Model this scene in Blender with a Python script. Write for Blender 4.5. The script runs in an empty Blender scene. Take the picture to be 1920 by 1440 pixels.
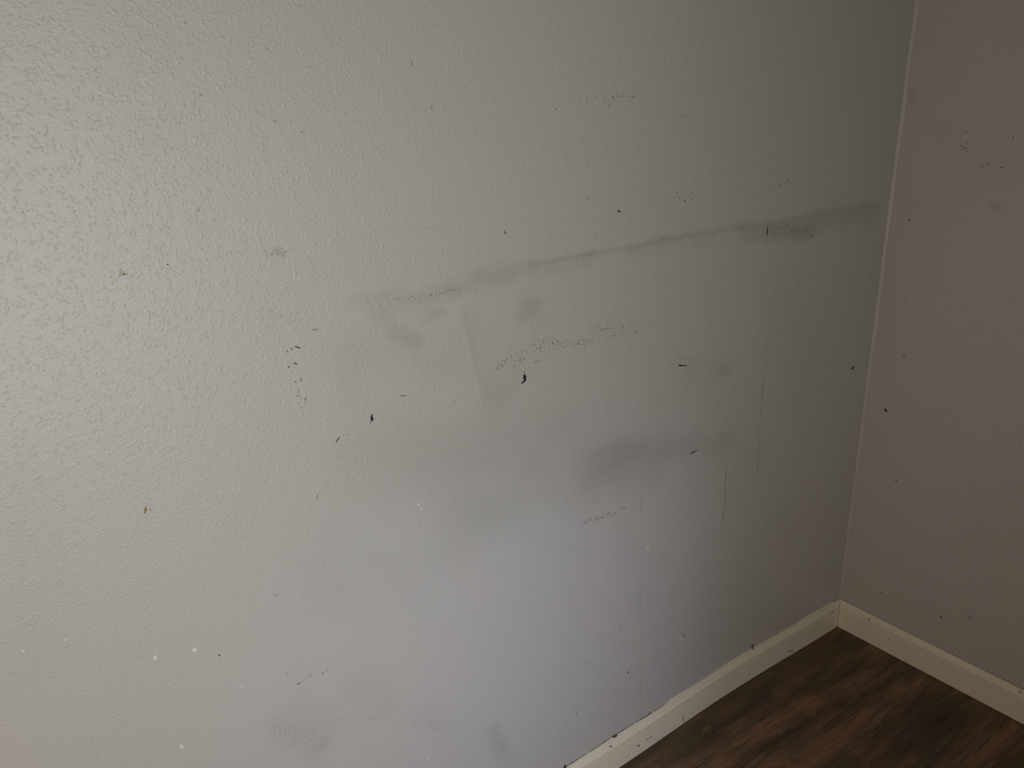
import bpy, bmesh, math, random
import numpy as np
from mathutils import Matrix, Vector, noise

# ------------------------------------------------------------------ camera, light, exposure
scene = bpy.context.scene
COL = scene.collection

ROT = [[0.797517, -0.603018, -0.018308], [-0.212653, -0.252585, -0.943917], [0.564575, 0.756683, -0.329675]]            # rows: right, down, forward of the camera
cam_data = bpy.data.cameras.new('camera')
cam_data.sensor_width = 36.0
cam_data.lens = 1574.74 / 1920.0 * 36.0
cam_data.clip_start = 0.02
cam = bpy.data.objects.new('camera', cam_data)
COL.objects.link(cam)
r, d, f = ROT
cam.matrix_world = Matrix(((r[0], -d[0], -f[0], 0), (r[1], -d[1], -f[1], 0), (r[2], -d[2], -f[2], 0), (0, 0, 0, 1)))
cam.location = (-1.89837, -1.05684, 1.41809)
scene.camera = cam

vs = scene.view_settings
vs.view_transform = 'Standard'
vs.look = 'None'
vs.exposure = 0.0
vs.gamma = 1.0
vs.use_curve_mapping = False

world = bpy.data.worlds.new('world')
scene.world = world
world.use_nodes = True
world.node_tree.nodes['Background'].inputs[0].default_value = (0.55, 0.65, 0.85, 1)
world.node_tree.nodes['Background'].inputs[1].default_value = 0.3

RX0, RY0, RZ = -3.2, -1.5, 2.44         # room: x from RX0 to 0, y from RY0 to 0
WIN = dict(x0=-2.2, x1=-1.2, z0=0.5, z1=1.6)   # window in the wall behind the camera


def area_light(name, loc, target, sx, sy, power, color, spread=180):
    l = bpy.data.lights.new(name, 'AREA')
    l.shape = 'RECTANGLE'
    l.size, l.size_y = sx, sy
    l.energy = power
    l.color = color
    l.spread = math.radians(spread)
    o = bpy.data.objects.new(name, l)
    COL.objects.link(o)
    o.location = loc
    o.rotation_euler = (Vector(target) - Vector(loc)).to_track_quat('-Z', 'Y').to_euler()
    return o


cx, cz = (WIN['x0'] + WIN['x1']) / 2, (WIN['z0'] + WIN['z1']) / 2
area_light('window_daylight', (cx, RY0 - 0.06, cz), (cx, 0, cz), WIN['x1'] - WIN['x0'], WIN['z1'] - WIN['z0'], 8.7, (0.955, 1.0, 0.985), 134)
area_light('sky_light', (-1.95, -2.7, 1.9), (-1.15, 0, 0.27), 0.5, 0.5, 0.52, (0.66, 0.73, 1.0), 25)
area_light('warm_fill_light', (-3.1, -1.15, 0.75), (0, -0.5, 0.1), 0.6, 1.0, 5.6, (1.0, 0.66, 0.40))  # unseen warm fill, added to lift the right wall and corner

# ------------------------------------------------------------------ marks, measured on the surfaces in metres
# stain: (point a, point b, radius, softness, strength, tone) on the wall (x or y, z) or floor (x, y)
STAINS_PATCHES_LEFT = [
  ((-1.0676, 1.1534), (-0.9344, 1.1531), 0.00271, 0.00452, 0.21600000000000003, 'g'),
  ((-0.9466, 1.1528), (-0.7482, 1.1558), 0.00289, 0.00578, 0.1836, 'g'),
  ((-0.7626, 1.1555), (-0.4429, 1.1514), 0.00312, 0.00624, 0.1836, 'g'),
  ((-0.443, 1.1525), (-0.0423, 1.1544), 0.00352, 0.00822, 0.1728, 'g'),
  ((-1.0622, 1.1439), (-0.9342, 1.1421), 0.00635, 0.0127, 0.10800000000000001, 'g'),
  ((-0.8451, 1.1474), (-0.6093, 1.1423), 0.01, 0.01401, 0.10800000000000001, 'p'),
  ((-0.5272, 1.1434), (-0.2956, 1.1226), 0.01417, 0.01744, 0.1836, 'g'),
  ((-0.4391, 1.1226), (-0.2938, 1.1109), 0.00893, 0.01563, 0.1296, 'g'),
  ((-0.4237, 1.1385), (-0.0596, 1.1342), 0.00941, 0.01646, 0.10800000000000001, 'p'),
  ((-0.2794, 1.1369), (-0.0607, 1.1392), 0.02432, 0.02432, 0.0864, 'p'),
  ((-1.3787, 1.1455), (-1.2082, 1.1301), 0.00477, 0.01271, 0.10800000000000001, 'g'),
  ((-1.2272, 1.138), (-1.1056, 1.1413), 0.01195, 0.01707, 0.09720000000000001, 'g'),
  ((-1.188, 1.1404), (-1.0621, 1.1483), 0.00873, 0.01571, 0.0864, 'g'),
  ((-1.3553, 1.1223), (-1.266, 1.1195), 0.00802, 0.01444, 0.0864, 'g'),
  ((-1.2694, 1.0954), (-1.2424, 1.1032), 0.00792, 0.00704, 0.1296, 'g'),
  ((-1.0854, 1.0722), (-1.0516, 1.0891), 0.01245, 0.01245, 0.1296, 'g'),
  ((-1.0796, 1.0891), (-1.0463, 1.0563), 0.0129, 0.01474, 0.0864, 'g'),
  ((-1.3374, 1.1073), (-1.2972, 1.0674), 0.01273, 0.01432, 0.10800000000000001, 'g'),
  ((-1.3229, 1.0886), (-1.2788, 1.0639), 0.01111, 0.01111, 0.0864, 'g'),
  ((-1.2018, 1.0963), (-1.1625, 0.9465), 0.00485, 0.00874, 0.0864, 'g'),
  ((-1.1804, 1.0798), (-1.1431, 0.9465), 0.01773, 0.02167, 0.0648, 'g'),
  ((-1.402, 1.0717), (-1.398, 1.0226), 0.02464, 0.03285, 0.054000000000000006, 'g'),
  ((-1.368, 1.0729), (-1.2332, 1.0206), 0.02415, 0.0322, 0.054000000000000006, 'g'),
  ((-1.1437, 0.9279), (-1.1094, 0.9763), 0.02317, 0.03476, 0.07560000000000001, 'g'),
  ((-1.2114, 1.1022), (-1.1791, 0.955), 0.00387, 0.00484, -0.0648, 'g'),
  ((-1.3722, 0.9148), (-1.1792, 0.8418), 0.05211, 0.06079, 0.07560000000000001, 'p'),
  ((-1.3015, 0.8586), (-1.066, 0.8397), 0.04878, 0.05854, 0.0648, 'g'),
  ((-1.2464, 0.7651), (-1.1153, 0.7213), 0.03364, 0.03845, 0.10800000000000001, 'g'),
  ((-1.2285, 0.6988), (-1.184, 0.7137), 0.03535, 0.04714, 0.0864, 'g'),
  ((-1.067, 0.7684), (-0.9533, 0.7006), 0.03886, 0.04858, 0.0864, 'g'),  # broad soft darker patches, mid wall, down to the wide faint band
  ((-0.9275, 0.7586), (-0.8296, 0.7523), 0.03468, 0.0393, 0.15120000000000003, 'g'),
  ((-0.8587, 0.7607), (-0.5309, 0.6929), 0.01863, 0.02561, 0.14040000000000002, 'g'),
  ((-0.8995, 0.7171), (-0.7669, 0.6993), 0.03505, 0.04674, 0.1296, 'g'),
  ((-0.993, 0.8507), (-0.9005, 0.7617), 0.02992, 0.04987, 0.0648, 'g'),
  ((-1.0662, 0.8297), (-0.4508, 0.6294), 0.0974, 0.0974, 0.054000000000000006, 'g'),  # wide faint darker band
  ((-0.2927, 0.8611), (-0.3254, 0.3966), 0.12963, 0.17285, 0.0432, 'p'),
  ((-1.4873, 1.2268), (-1.4805, 1.2218), 0.0049, 0.0035, 0.27, 'g'),
  ((-1.502, 1.2245), (-1.4979, 1.2226), 0.00276, 0.00276, 0.1728, 'g'),
  ((-1.5344, 0.5192), (-1.4958, 0.457), 0.02316, 0.03088, 0.07560000000000001, 'g'),
  ((-1.4253, 0.5041), (-1.3801, 0.4486), 0.02505, 0.03007, 0.0648, 'g'),
  ((-1.1758, 0.2804), (-1.1403, 0.1967), 0.01421, 0.01624, 0.10800000000000001, 'g'),
  ((-1.5714, 0.4987), (-1.5076, 0.4317), 0.01768, 0.02411, 0.0864, 'g'),
  ((-0.5483, 0.8643), (-0.6507, 0.8754), 0.01864, 0.02795, 0.0648, 'g'),
  ((-0.5648, 0.8562), (-0.5394, 0.8624), 0.00992, 0.01134, 0.1296, 'g'),
  ((-0.7106, 0.9272), (-0.6528, 0.9006), 0.00417, 0.00522, 0.1296, 'g'),
  ((-1.3312, 0.4005), (-1.2793, 0.3493), 0.0182, 0.02184, 0.0648, 'g'),
  ((-1.4448, 0.7029), (-1.3333, 0.6779), 0.04742, 0.05691, 0.054000000000000006, 'g'),
  ((-0.3479, 0.9804), (-0.2828, 0.7956), 0.07088, 0.0886, 0.0432, 'g'),
  ((-0.3124, 0.4501), (-0.2172, 0.3597), 0.02743, 0.02743, 0.0648, 'v'),
  ((-1.4752, 0.7522), (-1.4364, 0.7926), 0.04941, 0.05929, 0.0324, 'p'),
  ((-1.8308, 1.002), (-1.8583, 0.7631), 0.03308, 0.04963, 0.0324, 'b'),
  ((-1.6279, 1.4651), (-1.6131, 1.3729), 0.03592, 0.0479, 0.0324, 'v'),
  ((-0.3929, 1.068), (-0.3923, 1.0245), 0.00056, 0.0006, 0.2, 'b'),
  ((-0.3923, 1.0245), (-0.4111, 0.9903), 0.00057, 0.00062, 0.2, 'b'),
  ((-0.4111, 0.9903), (-0.4125, 0.9318), 0.00056, 0.00061, 0.2, 'b'),
  ((-0.414, 0.9439), (-0.4106, 0.8472), 0.00056, 0.00061, 0.2, 'b'),
  ((-0.4106, 0.8472), (-0.4131, 0.7797), 0.00058, 0.00063, 0.2, 'b'),
  ((-0.4155, 0.7989), (-0.4114, 0.721), 0.00091, 0.00099, 0.42500000000000004, 'b'),
  ((-0.4152, 0.722), (-0.411, 0.6575), 0.00057, 0.00062, 0.1875, 'b'),
  ((-0.411, 0.6575), (-0.4088, 0.5773), 0.00082, 0.00089, 0.35000000000000003, 'b'),
  ((-0.5202, 0.6238), (-0.519, 0.5583), 0.00099, 0.00108, 0.44999999999999996, 'b'),
  ((-0.519, 0.5583), (-0.5184, 0.4968), 0.00101, 0.00109, 0.44999999999999996, 'b'),
  ((-0.7862, 0.6524), (-0.7901, 0.6358), 0.00068, 0.00074, 0.375, 'g'),
  ((-0.7895, 0.6404), (-0.7891, 0.6152), 0.00091, 0.00099, 0.6875, 'g'),
  ((-0.7907, 0.6157), (-0.7898, 0.5632), 0.00055, 0.0006, 0.075, 'g'),
  ((-0.7898, 0.5632), (-0.7854, 0.4679), 0.00055, 0.0006, 0.075, 'g'),
  ((-0.7876, 0.465), (-0.7814, 0.3821), 0.00074, 0.0008, 0.35000000000000003, 'g'),
  ((-0.7814, 0.3821), (-0.772, 0.1795), 0.00058, 0.00063, 0.17500000000000002, 'g'),
  ((-0.7729, 0.1799), (-0.7726, 0.1556), 0.00081, 0.00087, 0.5, 'g'),
  ((-0.2358, 0.2408), (-0.1443, 0.241), 0.00079, 0.00085, 0.2, 'g'),
  ((-0.1443, 0.241), (-0.0639, 0.2433), 0.00083, 0.0009, 0.2, 'g'),
  ((-0.9636, 0.2175), (-0.9575, 0.1954), 0.0006, 0.00065, 0.5625, 'g'),
  ((-0.7474, 0.2969), (-0.7468, 0.2857), 0.00069, 0.00075, 0.375, 'g'),
]
STAINS_RIGHT = [
  ((-0.0142, 1.3907), (-0.0222, 1.3861), 0.00972, 0.00972, 0.14, 'g'),
  ((-0.2271, 1.1699), (-0.2447, 1.1681), 0.00655, 0.00873, 0.1, 'b'),
  ((-0.1142, 1.3135), (-0.2261, 1.2414), 0.03123, 0.04164, 0.04, 'g'),
  ((0.0048, 1.0041), (-0.0596, 0.8322), 0.01899, 0.0407, 0.03, 'v'),
  ((-0.3475, 0.4367), (-0.3697, 0.5804), 0.06469, 0.07547, 0.03, 'b'),
]
STAINS_FLOOR = [
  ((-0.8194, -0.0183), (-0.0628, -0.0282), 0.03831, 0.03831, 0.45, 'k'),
  ((-0.5319, -0.1714), (-0.2813, -0.1783), 0.00661, 0.0119, 0.4, 'k'),
  ((-0.4263, -0.3315), (-0.0753, -0.3413), 0.04053, 0.02861, 0.5, 'k'),
  ((-0.287, -0.3643), (-0.0828, -0.3709), 0.03558, 0.03083, 0.35, 'k'),
  ((-0.1733, -0.5325), (-0.1077, -0.5364), 0.0208, 0.0208, 0.5, 'k'),
  ((-0.704, -0.1171), (-0.2763, -0.1455), 0.02181, 0.02454, 0.42, 'o'),
  ((-0.5479, -0.2398), (-0.1376, -0.2677), 0.03069, 0.02813, 0.45, 'o'),
  ((-0.2947, -0.1797), (-0.02, -0.15), 0.01058, 0.01587, 0.3, 'o'),
  ((-0.6672, -0.146), (-0.2025, -0.179), 0.00405, 0.00676, 0.3, 'o'),
  ((-0.6029, -0.1966), (-0.1971, -0.2328), 0.00395, 0.00658, 0.25, 'k'),
  ((-0.2654, -0.462), (-0.039, -0.485), 0.01581, 0.01807, 0.4, 'o'),
  ((-0.1183, -0.2706), (-0.005, -0.2712), 0.01586, 0.02115, 0.3, 'o'),
  ((-0.1854, -0.2469), (-0.1859, -0.261), 0.01202, 0.02004, 0.55, 'k'),
  ((-0.1936, -0.2307), (-0.213, -0.2562), 0.01189, 0.0208, 0.4, 'k'),
  ((-0.1558, -0.2533), (-0.143, -0.2707), 0.01248, 0.0208, 0.45, 'k'),
  ((-0.0733, -0.2457), (-0.0605, -0.2455), 0.00802, 0.01336, 0.4, 'k'),
  ((-0.0556, -0.0637), (-0.0493, -0.0834), 0.01491, 0.0348, 0.4, 'k'),
  ((-0.0343, -0.1806), (-0.0325, -0.1985), 0.01165, 0.02329, 0.5, 'k'),
  ((-0.2043, -0.3699), (-0.1567, -0.3766), 0.00506, 0.01012, 0.4, 'k'),
  ((-0.1658, -0.3169), (-0.1422, -0.3239), 0.01482, 0.02963, 0.3, 'k'),
  ((-0.615, -0.0524), (-0.59, -0.0895), 0.0106, 0.02121, 0.5, 'k'),
  ((-0.6708, -0.0724), (-0.5956, -0.0786), 0.00691, 0.01658, 0.4, 'k'),
  ((-0.6986, -0.0814), (-0.6153, -0.0952), 0.00699, 0.01678, 0.35, 'k'),
  ((-0.6038, -0.0459), (-0.5886, -0.049), 0.00753, 0.00904, 0.5, 'o'),
  ((-0.5243, -0.2326), (-0.5152, -0.2358), 0.00417, 0.00556, 0.7, 'k'),
  ((-0.3998, -0.0724), (-0.4784, -0.0699), 0.00865, 0.0173, 0.4, 'k'),
  ((-0.3366, -0.0728), (-0.2746, -0.1369), 0.01017, 0.02442, 0.4, 'k'),
  ((-0.2917, -0.1334), (-0.2864, -0.1815), 0.01407, 0.02412, 0.4, 'k'),
  ((-0.2901, -0.1738), (-0.2509, -0.1804), 0.01494, 0.02391, 0.35, 'k'),
  ((-0.363, -0.1376), (-0.2848, -0.1512), 0.01511, 0.02418, 0.45, 'o'),
  ((-0.5563, -0.1311), (-0.4141, -0.1439), 0.01377, 0.02478, 0.35, 'o'),
  ((-0.6735, -0.1213), (-0.5773, -0.1769), 0.01217, 0.02434, 0.3, 'o'),
  ((-0.3956, -0.2995), (-0.1466, -0.2728), 0.0093, 0.0186, 0.4, 'o'),
  ((-0.4186, -0.2607), (-0.268, -0.2478), 0.0095, 0.02137, 0.25, 'o'),
  ((-0.241, -0.4616), (-0.0486, -0.4774), 0.00898, 0.02246, 0.35, 'o'),
  ((-0.0681, -0.1259), (-0.0301, -0.1334), 0.01371, 0.024, 0.35, 'o'),
  ((-0.0793, -0.2766), (-0.0396, -0.2827), 0.01163, 0.02035, 0.3, 'o'),
  ((-0.3522, -0.1984), (-0.3527, -0.1992), 0.0015, 0.0015, 0.9, 'k'),
  ((-0.1725, -0.2827), (-0.1727, -0.2834), 0.00154, 0.00154, 0.9, 'k'),
  ((-0.1625, -0.3764), (-0.1623, -0.3788), 0.00205, 0.00146, 0.9, 'k'),
  ((-0.1823, -0.1619), (-0.1851, -0.1827), 0.001, 0.0016, 0.7, 'k'),
]
SCUFFS = [
  ((-0.9616, 1.4049), (-0.8299, 1.4049), 0.00412, 0.00412, 0.8, 'g'),
  ((-0.8917, 1.3986), (-0.9011, 1.3905), 0.00308, 0.00411, 0.7, 'g'),
  ((-1.1417, 0.9924), (-1.0921, 1.0097), 0.00514, 0.0072, 0.9, 'g'),
  ((-1.1088, 1.0039), (-1.0524, 1.0112), 0.00788, 0.00985, 0.8, 'g'),
  ((-1.0466, 1.0194), (-0.9875, 1.0023), 0.00733, 0.00733, 0.9, 'g'),
  ((-0.9936, 0.9997), (-0.9317, 0.9994), 0.006, 0.007, 0.9, 'g'),
  ((-0.932, 1.017), (-0.8803, 1.0134), 0.00993, 0.00894, 0.8, 'g'),
  ((-0.9062, 1.0024), (-0.8115, 1.0028), 0.00729, 0.01042, 0.6, 'g'),
  ((-1.0583, 1.003), (-1.0293, 1.0019), 0.00671, 0.00575, 0.7, 'g'),
  ((-1.2654, 1.1308), (-1.2101, 1.1313), 0.00332, 0.00415, 0.9, 'g'),
  ((-1.3813, 1.1344), (-1.3368, 1.1373), 0.00472, 0.00629, 0.5, 'g'),
  ((-1.3197, 1.1314), (-1.2654, 1.1308), 0.00403, 0.00645, 0.5, 'g'),
  ((-1.5186, 1.1463), (-1.4715, 1.1345), 0.00647, 0.00647, 0.5, 'g'),
  ((-0.9485, 0.6429), (-0.9336, 0.6412), 0.00471, 0.00471, 0.9, 'g'),
  ((-0.9185, 0.6395), (-0.869, 0.6342), 0.00602, 0.00481, 1.0, 'g'),
  ((-0.869, 0.633), (-0.837, 0.6362), 0.00404, 0.00538, 0.9, 'g'),
  ((-0.837, 0.6362), (-0.7947, 0.6362), 0.00261, 0.00391, 0.4, 'g'),
  ((-0.4417, 1.1426), (-0.2761, 1.1171), 0.01312, 0.01093, 0.8, 'g'),
  ((-0.3147, 1.1269), (-0.2837, 1.1064), 0.00739, 0.00739, 1, 'g'),
  ((-0.225, 1.15), (-0.1464, 1.1496), 0.00957, 0.00957, 0.5, 'g'),
  ((-1.1669, 0.2879), (-1.1523, 0.2294), 0.00979, 0.00979, 0.9, 'g'),
  ((-1.4673, 0.4626), (-1.4017, 0.4315), 0.00583, 0.00778, 0.5, 'g'),
  ((-1.5703, 0.5082), (-1.5076, 0.4317), 0.01412, 0.01569, 0.5, 'g'),
  ((-1.3319, 0.3895), (-1.2579, 0.3197), 0.00924, 0.01108, 0.4, 'g'),
  ((-1.5205, 0.5672), (-1.5024, 0.5712), 0.00538, 0.00645, 0.6, 'g'),
]
MARKS = [
  ('paint_chip', 'L', [(-1.08272, 0.96855), (-1.08414, 0.96899), (-1.08558, 0.96867), (-1.08481, 0.96789), (-1.08614, 0.96532), (-1.08644, 0.96354), (-1.08538, 0.96128), (-1.08422, 0.95897), (-1.08601, 0.95778), (-1.08677, 0.95567), (-1.08925, 0.9554), (-1.09133, 0.95389), (-1.09118, 0.95351), (-1.09132, 0.95313), (-1.09081, 0.95311), (-1.09043, 0.95286), (-1.08832, 0.95412), (-1.0855, 0.95431), (-1.08319, 0.95535), (-1.08059, 0.95695), (-1.07982, 0.96005), (-1.08019, 0.9625), (-1.08013, 0.965), (-1.08159, 0.96789)], 'dark'),
  ('paint_chip', 'L', [(-1.08317, 0.97478), (-1.08384, 0.97491), (-1.08416, 0.97466), (-1.08431, 0.97446), (-1.08328, 0.97047), (-1.0833, 0.97009), (-1.08249, 0.96983), (-1.08175, 0.97005), (-1.08213, 0.97046), (-1.08316, 0.97445)], 'grey'),
  ('paint_chip', 'L', [(-1.36926, 0.96922), (-1.36938, 0.96976), (-1.36977, 0.96945), (-1.37002, 0.96942), (-1.37134, 0.96779), (-1.37236, 0.96561), (-1.37282, 0.96314), (-1.37241, 0.96063), (-1.37298, 0.95961), (-1.37104, 0.95784), (-1.3691, 0.95866), (-1.36822, 0.95941), (-1.36865, 0.96222), (-1.3693, 0.96492), (-1.36941, 0.96704), (-1.36922, 0.96904)], 'dark'),
  ('paint_chip', 'L', [(-1.37335, 0.95808), (-1.37421, 0.95829), (-1.3749, 0.95801), (-1.37459, 0.95758), (-1.37443, 0.95648), (-1.37417, 0.95532), (-1.37376, 0.95497), (-1.37288, 0.95491), (-1.37229, 0.95556), (-1.37276, 0.95596), (-1.37323, 0.95674), (-1.37318, 0.95759)], 'grey'),
  ('paint_chip', 'L', [(-0.6972, 0.90351), (-0.69818, 0.9027), (-0.69711, 0.90145), (-0.69627, 0.90077), (-0.68995, 0.89885), (-0.68498, 0.89849), (-0.67826, 0.89687), (-0.67201, 0.89461), (-0.67161, 0.89477), (-0.6708, 0.89483), (-0.67144, 0.89542), (-0.67161, 0.89584), (-0.67788, 0.89869), (-0.68499, 0.90058), (-0.69016, 0.90184), (-0.69631, 0.90384)], 'dark'),
  ('paint_chip', 'L', [(-0.64544, 0.69631), (-0.64542, 0.69569), (-0.64457, 0.69541), (-0.64389, 0.69501), (-0.63921, 0.69621), (-0.63559, 0.6973), (-0.62995, 0.69811), (-0.62417, 0.69853), (-0.62372, 0.6985), (-0.62352, 0.69914), (-0.62438, 0.70026), (-0.62483, 0.6997), (-0.63141, 0.70035), (-0.63802, 0.70035), (-0.64124, 0.69845), (-0.64552, 0.69679)], 'dark'),
  ('paint_chip', 'L', [(-0.07849, 0.76387), (-0.07701, 0.76225), (-0.07431, 0.76104), (-0.07299, 0.76125), (-0.07063, 0.76267), (-0.06989, 0.76388), (-0.06867, 0.76579), (-0.06534, 0.76693), (-0.06479, 0.76724), (-0.06562, 0.7684), (-0.06733, 0.76924), (-0.06815, 0.76913), (-0.07116, 0.76783), (-0.07611, 0.7679), (-0.07636, 0.76575), (-0.07763, 0.76424)], 'dark'),
  ('paint_chip', 'L', [(-0.8748, 1.22142), (-0.8764, 1.22105), (-0.87633, 1.21993), (-0.87584, 1.21952), (-0.87418, 1.21763), (-0.87202, 1.21678), (-0.87098, 1.21642), (-0.86992, 1.21742), (-0.86929, 1.21866), (-0.87049, 1.21886), (-0.87222, 1.21959), (-0.87423, 1.22082)], 'dark'),
  ('speck', 'L', [(-0.7261, 1.23891), (-0.72688, 1.23859), (-0.72701, 1.23794), (-0.72658, 1.23765), (-0.72488, 1.23717), (-0.72453, 1.2368), (-0.72362, 1.23708), (-0.72339, 1.23785), (-0.72424, 1.23786), (-0.72545, 1.23888)], 'dark'),
  ('speck', 'L', [(-0.71952, 1.22848), (-0.72051, 1.22812), (-0.7204, 1.22738), (-0.71979, 1.22731), (-0.71849, 1.22636), (-0.71793, 1.22623), (-0.71691, 1.22644), (-0.71722, 1.22714), (-0.71741, 1.22752), (-0.71894, 1.22823)], 'dark'),
  ('speck', 'L', [(-0.70285, 1.22268), (-0.70416, 1.22246), (-0.70351, 1.22163), (-0.70335, 1.22124), (-0.70199, 1.22033), (-0.70123, 1.22042), (-0.70047, 1.22074), (-0.70066, 1.22127), (-0.70083, 1.22157), (-0.70221, 1.22247)], 'dark'),
  ('speck', 'L', [(-0.68338, 1.22283), (-0.68406, 1.22234), (-0.68457, 1.22167), (-0.68365, 1.22167), (-0.68219, 1.22083), (-0.68174, 1.22074), (-0.68064, 1.22076), (-0.68082, 1.22155), (-0.68144, 1.22164), (-0.68292, 1.22245)], 'dark'),
  ('paint_chip', 'L', [(-0.44109, 1.14376), (-0.44177, 1.1442), (-0.44293, 1.14431), (-0.44336, 1.144), (-0.44354, 1.14132), (-0.44527, 1.13889), (-0.44495, 1.13489), (-0.44496, 1.13103), (-0.44535, 1.1305), (-0.44369, 1.12943), (-0.44119, 1.1295), (-0.44208, 1.13054), (-0.44245, 1.1344), (-0.44136, 1.13799), (-0.44139, 1.14082), (-0.44103, 1.14349)], 'dark'),
  ('speck', 'L', [(-0.41471, 1.22857), (-0.41609, 1.2291), (-0.41648, 1.22822), (-0.41647, 1.2277), (-0.41524, 1.22656), (-0.41452, 1.22619), (-0.41322, 1.22635), (-0.41245, 1.22688), (-0.41291, 1.22727), (-0.41425, 1.22838)], 'dark'),
  ('speck', 'L', [(-0.39041, 1.23653), (-0.3919, 1.23681), (-0.39251, 1.23599), (-0.392, 1.23556), (-0.39068, 1.23444), (-0.3902, 1.23416), (-0.38872, 1.23379), (-0.38851, 1.23466), (-0.38826, 1.23519), (-0.39023, 1.23611)], 'dark'),
  ('speck', 'L', [(-0.3837, 1.23164), (-0.38476, 1.23173), (-0.38497, 1.23118), (-0.38507, 1.23083), (-0.38357, 1.22976), (-0.38341, 1.22935), (-0.38242, 1.22951), (-0.38195, 1.22991), (-0.3818, 1.23031), (-0.38318, 1.23142)], 'dark'),
  ('speck', 'L', [(-0.39406, 1.23021), (-0.39547, 1.23075), (-0.39559, 1.22983), (-0.39586, 1.22932), (-0.39419, 1.2283), (-0.39354, 1.2282), (-0.39271, 1.22812), (-0.39146, 1.22849), (-0.39188, 1.22901), (-0.39369, 1.22998)], 'dark'),
  ('scuff_mark', 'L', [(-1.4775, 1.09518), (-1.47802, 1.095), (-1.47775, 1.09449), (-1.47773, 1.09398), (-1.47623, 1.09329), (-1.47505, 1.09185), (-1.4726, 1.09139), (-1.47039, 1.09035), (-1.46998, 1.09), (-1.46945, 1.09066), (-1.46948, 1.0914), (-1.46973, 1.09182), (-1.472, 1.09295), (-1.47421, 1.09374), (-1.4754, 1.09486), (-1.47712, 1.09548)], 'grey'),
  ('scuff_mark', 'L', [(-1.48283, 1.09377), (-1.48347, 1.09365), (-1.4836, 1.09302), (-1.48356, 1.09259), (-1.48266, 1.09175), (-1.48121, 1.09084), (-1.48097, 1.09062), (-1.48022, 1.09065), (-1.48048, 1.09136), (-1.48039, 1.09183), (-1.48184, 1.09265), (-1.48255, 1.09356)], 'grey'),
  ('scuff_mark', 'L', [(-1.489, 1.09122), (-1.48982, 1.09147), (-1.49001, 1.0907), (-1.49014, 1.09028), (-1.48967, 1.0896), (-1.4896, 1.08894), (-1.48921, 1.08869), (-1.48857, 1.08775), (-1.48764, 1.08849), (-1.48769, 1.08911), (-1.48786, 1.09011), (-1.48833, 1.09112)], 'grey2'),
  ('scuff_mark', 'L', [(-1.48173, 1.07272), (-1.48186, 1.07229), (-1.48171, 1.07173), (-1.48138, 1.07163), (-1.47754, 1.07194), (-1.47736, 1.07193), (-1.4772, 1.07224), (-1.4773, 1.07279), (-1.4776, 1.07257), (-1.48148, 1.0727)], 'grey'),
  ('scuff_mark', 'L', [(-1.48183, 1.07074), (-1.48201, 1.07044), (-1.48181, 1.07013), (-1.48164, 1.06997), (-1.47856, 1.06938), (-1.4784, 1.06984), (-1.47782, 1.07009), (-1.47836, 1.07051), (-1.47859, 1.07086), (-1.48166, 1.07113)], 'grey'),
  ('speck', 'L', [(-1.47744, 1.07049), (-1.47809, 1.07062), (-1.47837, 1.0701), (-1.47824, 1.06984), (-1.47801, 1.06924), (-1.47771, 1.06846), (-1.47721, 1.06868), (-1.47654, 1.06852), (-1.47647, 1.06926), (-1.47671, 1.06956), (-1.47703, 1.06993), (-1.47702, 1.07028)], 'dark'),
  ('speck', 'L', [(-1.48586, 1.07293), (-1.48631, 1.07283), (-1.48644, 1.07245), (-1.48643, 1.0722), (-1.48596, 1.07185), (-1.48584, 1.07169), (-1.48546, 1.07169), (-1.48506, 1.07206), (-1.48529, 1.07232), (-1.48561, 1.07279)], 'grey'),
  ('speck', 'L', [(-1.4902, 1.06782), (-1.49038, 1.0671), (-1.48962, 1.06659), (-1.48923, 1.06679), (-1.48869, 1.06723), (-1.48833, 1.06761), (-1.48799, 1.06754), (-1.48787, 1.06815), (-1.48832, 1.06872), (-1.48869, 1.06872), (-1.48933, 1.06854), (-1.49021, 1.06836)], 'dark'),
  ('scuff_mark', 'L', [(-1.47258, 1.04811), (-1.47299, 1.0485), (-1.47351, 1.04857), (-1.47407, 1.04856), (-1.47471, 1.04637), (-1.47499, 1.04385), (-1.47489, 1.04357), (-1.47457, 1.04285), (-1.47369, 1.04299), (-1.47388, 1.04353), (-1.47359, 1.04593), (-1.47263, 1.04781)], 'grey'),
  ('scuff_mark', 'L', [(-1.48335, 1.04623), (-1.48368, 1.04584), (-1.48347, 1.04542), (-1.48341, 1.04493), (-1.4811, 1.04428), (-1.4808, 1.04408), (-1.48025, 1.04447), (-1.48057, 1.0451), (-1.48078, 1.0454), (-1.48306, 1.04615)], 'grey'),
  ('scuff_mark', 'L', [(-1.47851, 1.03299), (-1.47871, 1.03314), (-1.47905, 1.0332), (-1.47897, 1.03298), (-1.47983, 1.02768), (-1.47989, 1.02737), (-1.47934, 1.02727), (-1.47903, 1.02731), (-1.47873, 1.02742), (-1.47832, 1.03283)], 'grey2'),
  ('scuff_mark', 'L', [(-1.48277, 1.02274), (-1.48244, 1.0222), (-1.48179, 1.02209), (-1.48171, 1.02243), (-1.48082, 1.02463), (-1.48064, 1.02483), (-1.48089, 1.02544), (-1.4814, 1.02519), (-1.48169, 1.02515), (-1.48273, 1.02304)], 'grey'),
  ('scuff_mark', 'L', [(-1.47938, 1.02191), (-1.47917, 1.02163), (-1.47886, 1.02177), (-1.47887, 1.02194), (-1.47843, 1.0242), (-1.47867, 1.02437), (-1.47882, 1.02481), (-1.47908, 1.02448), (-1.47936, 1.02442), (-1.47946, 1.02207)], 'grey'),
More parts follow.
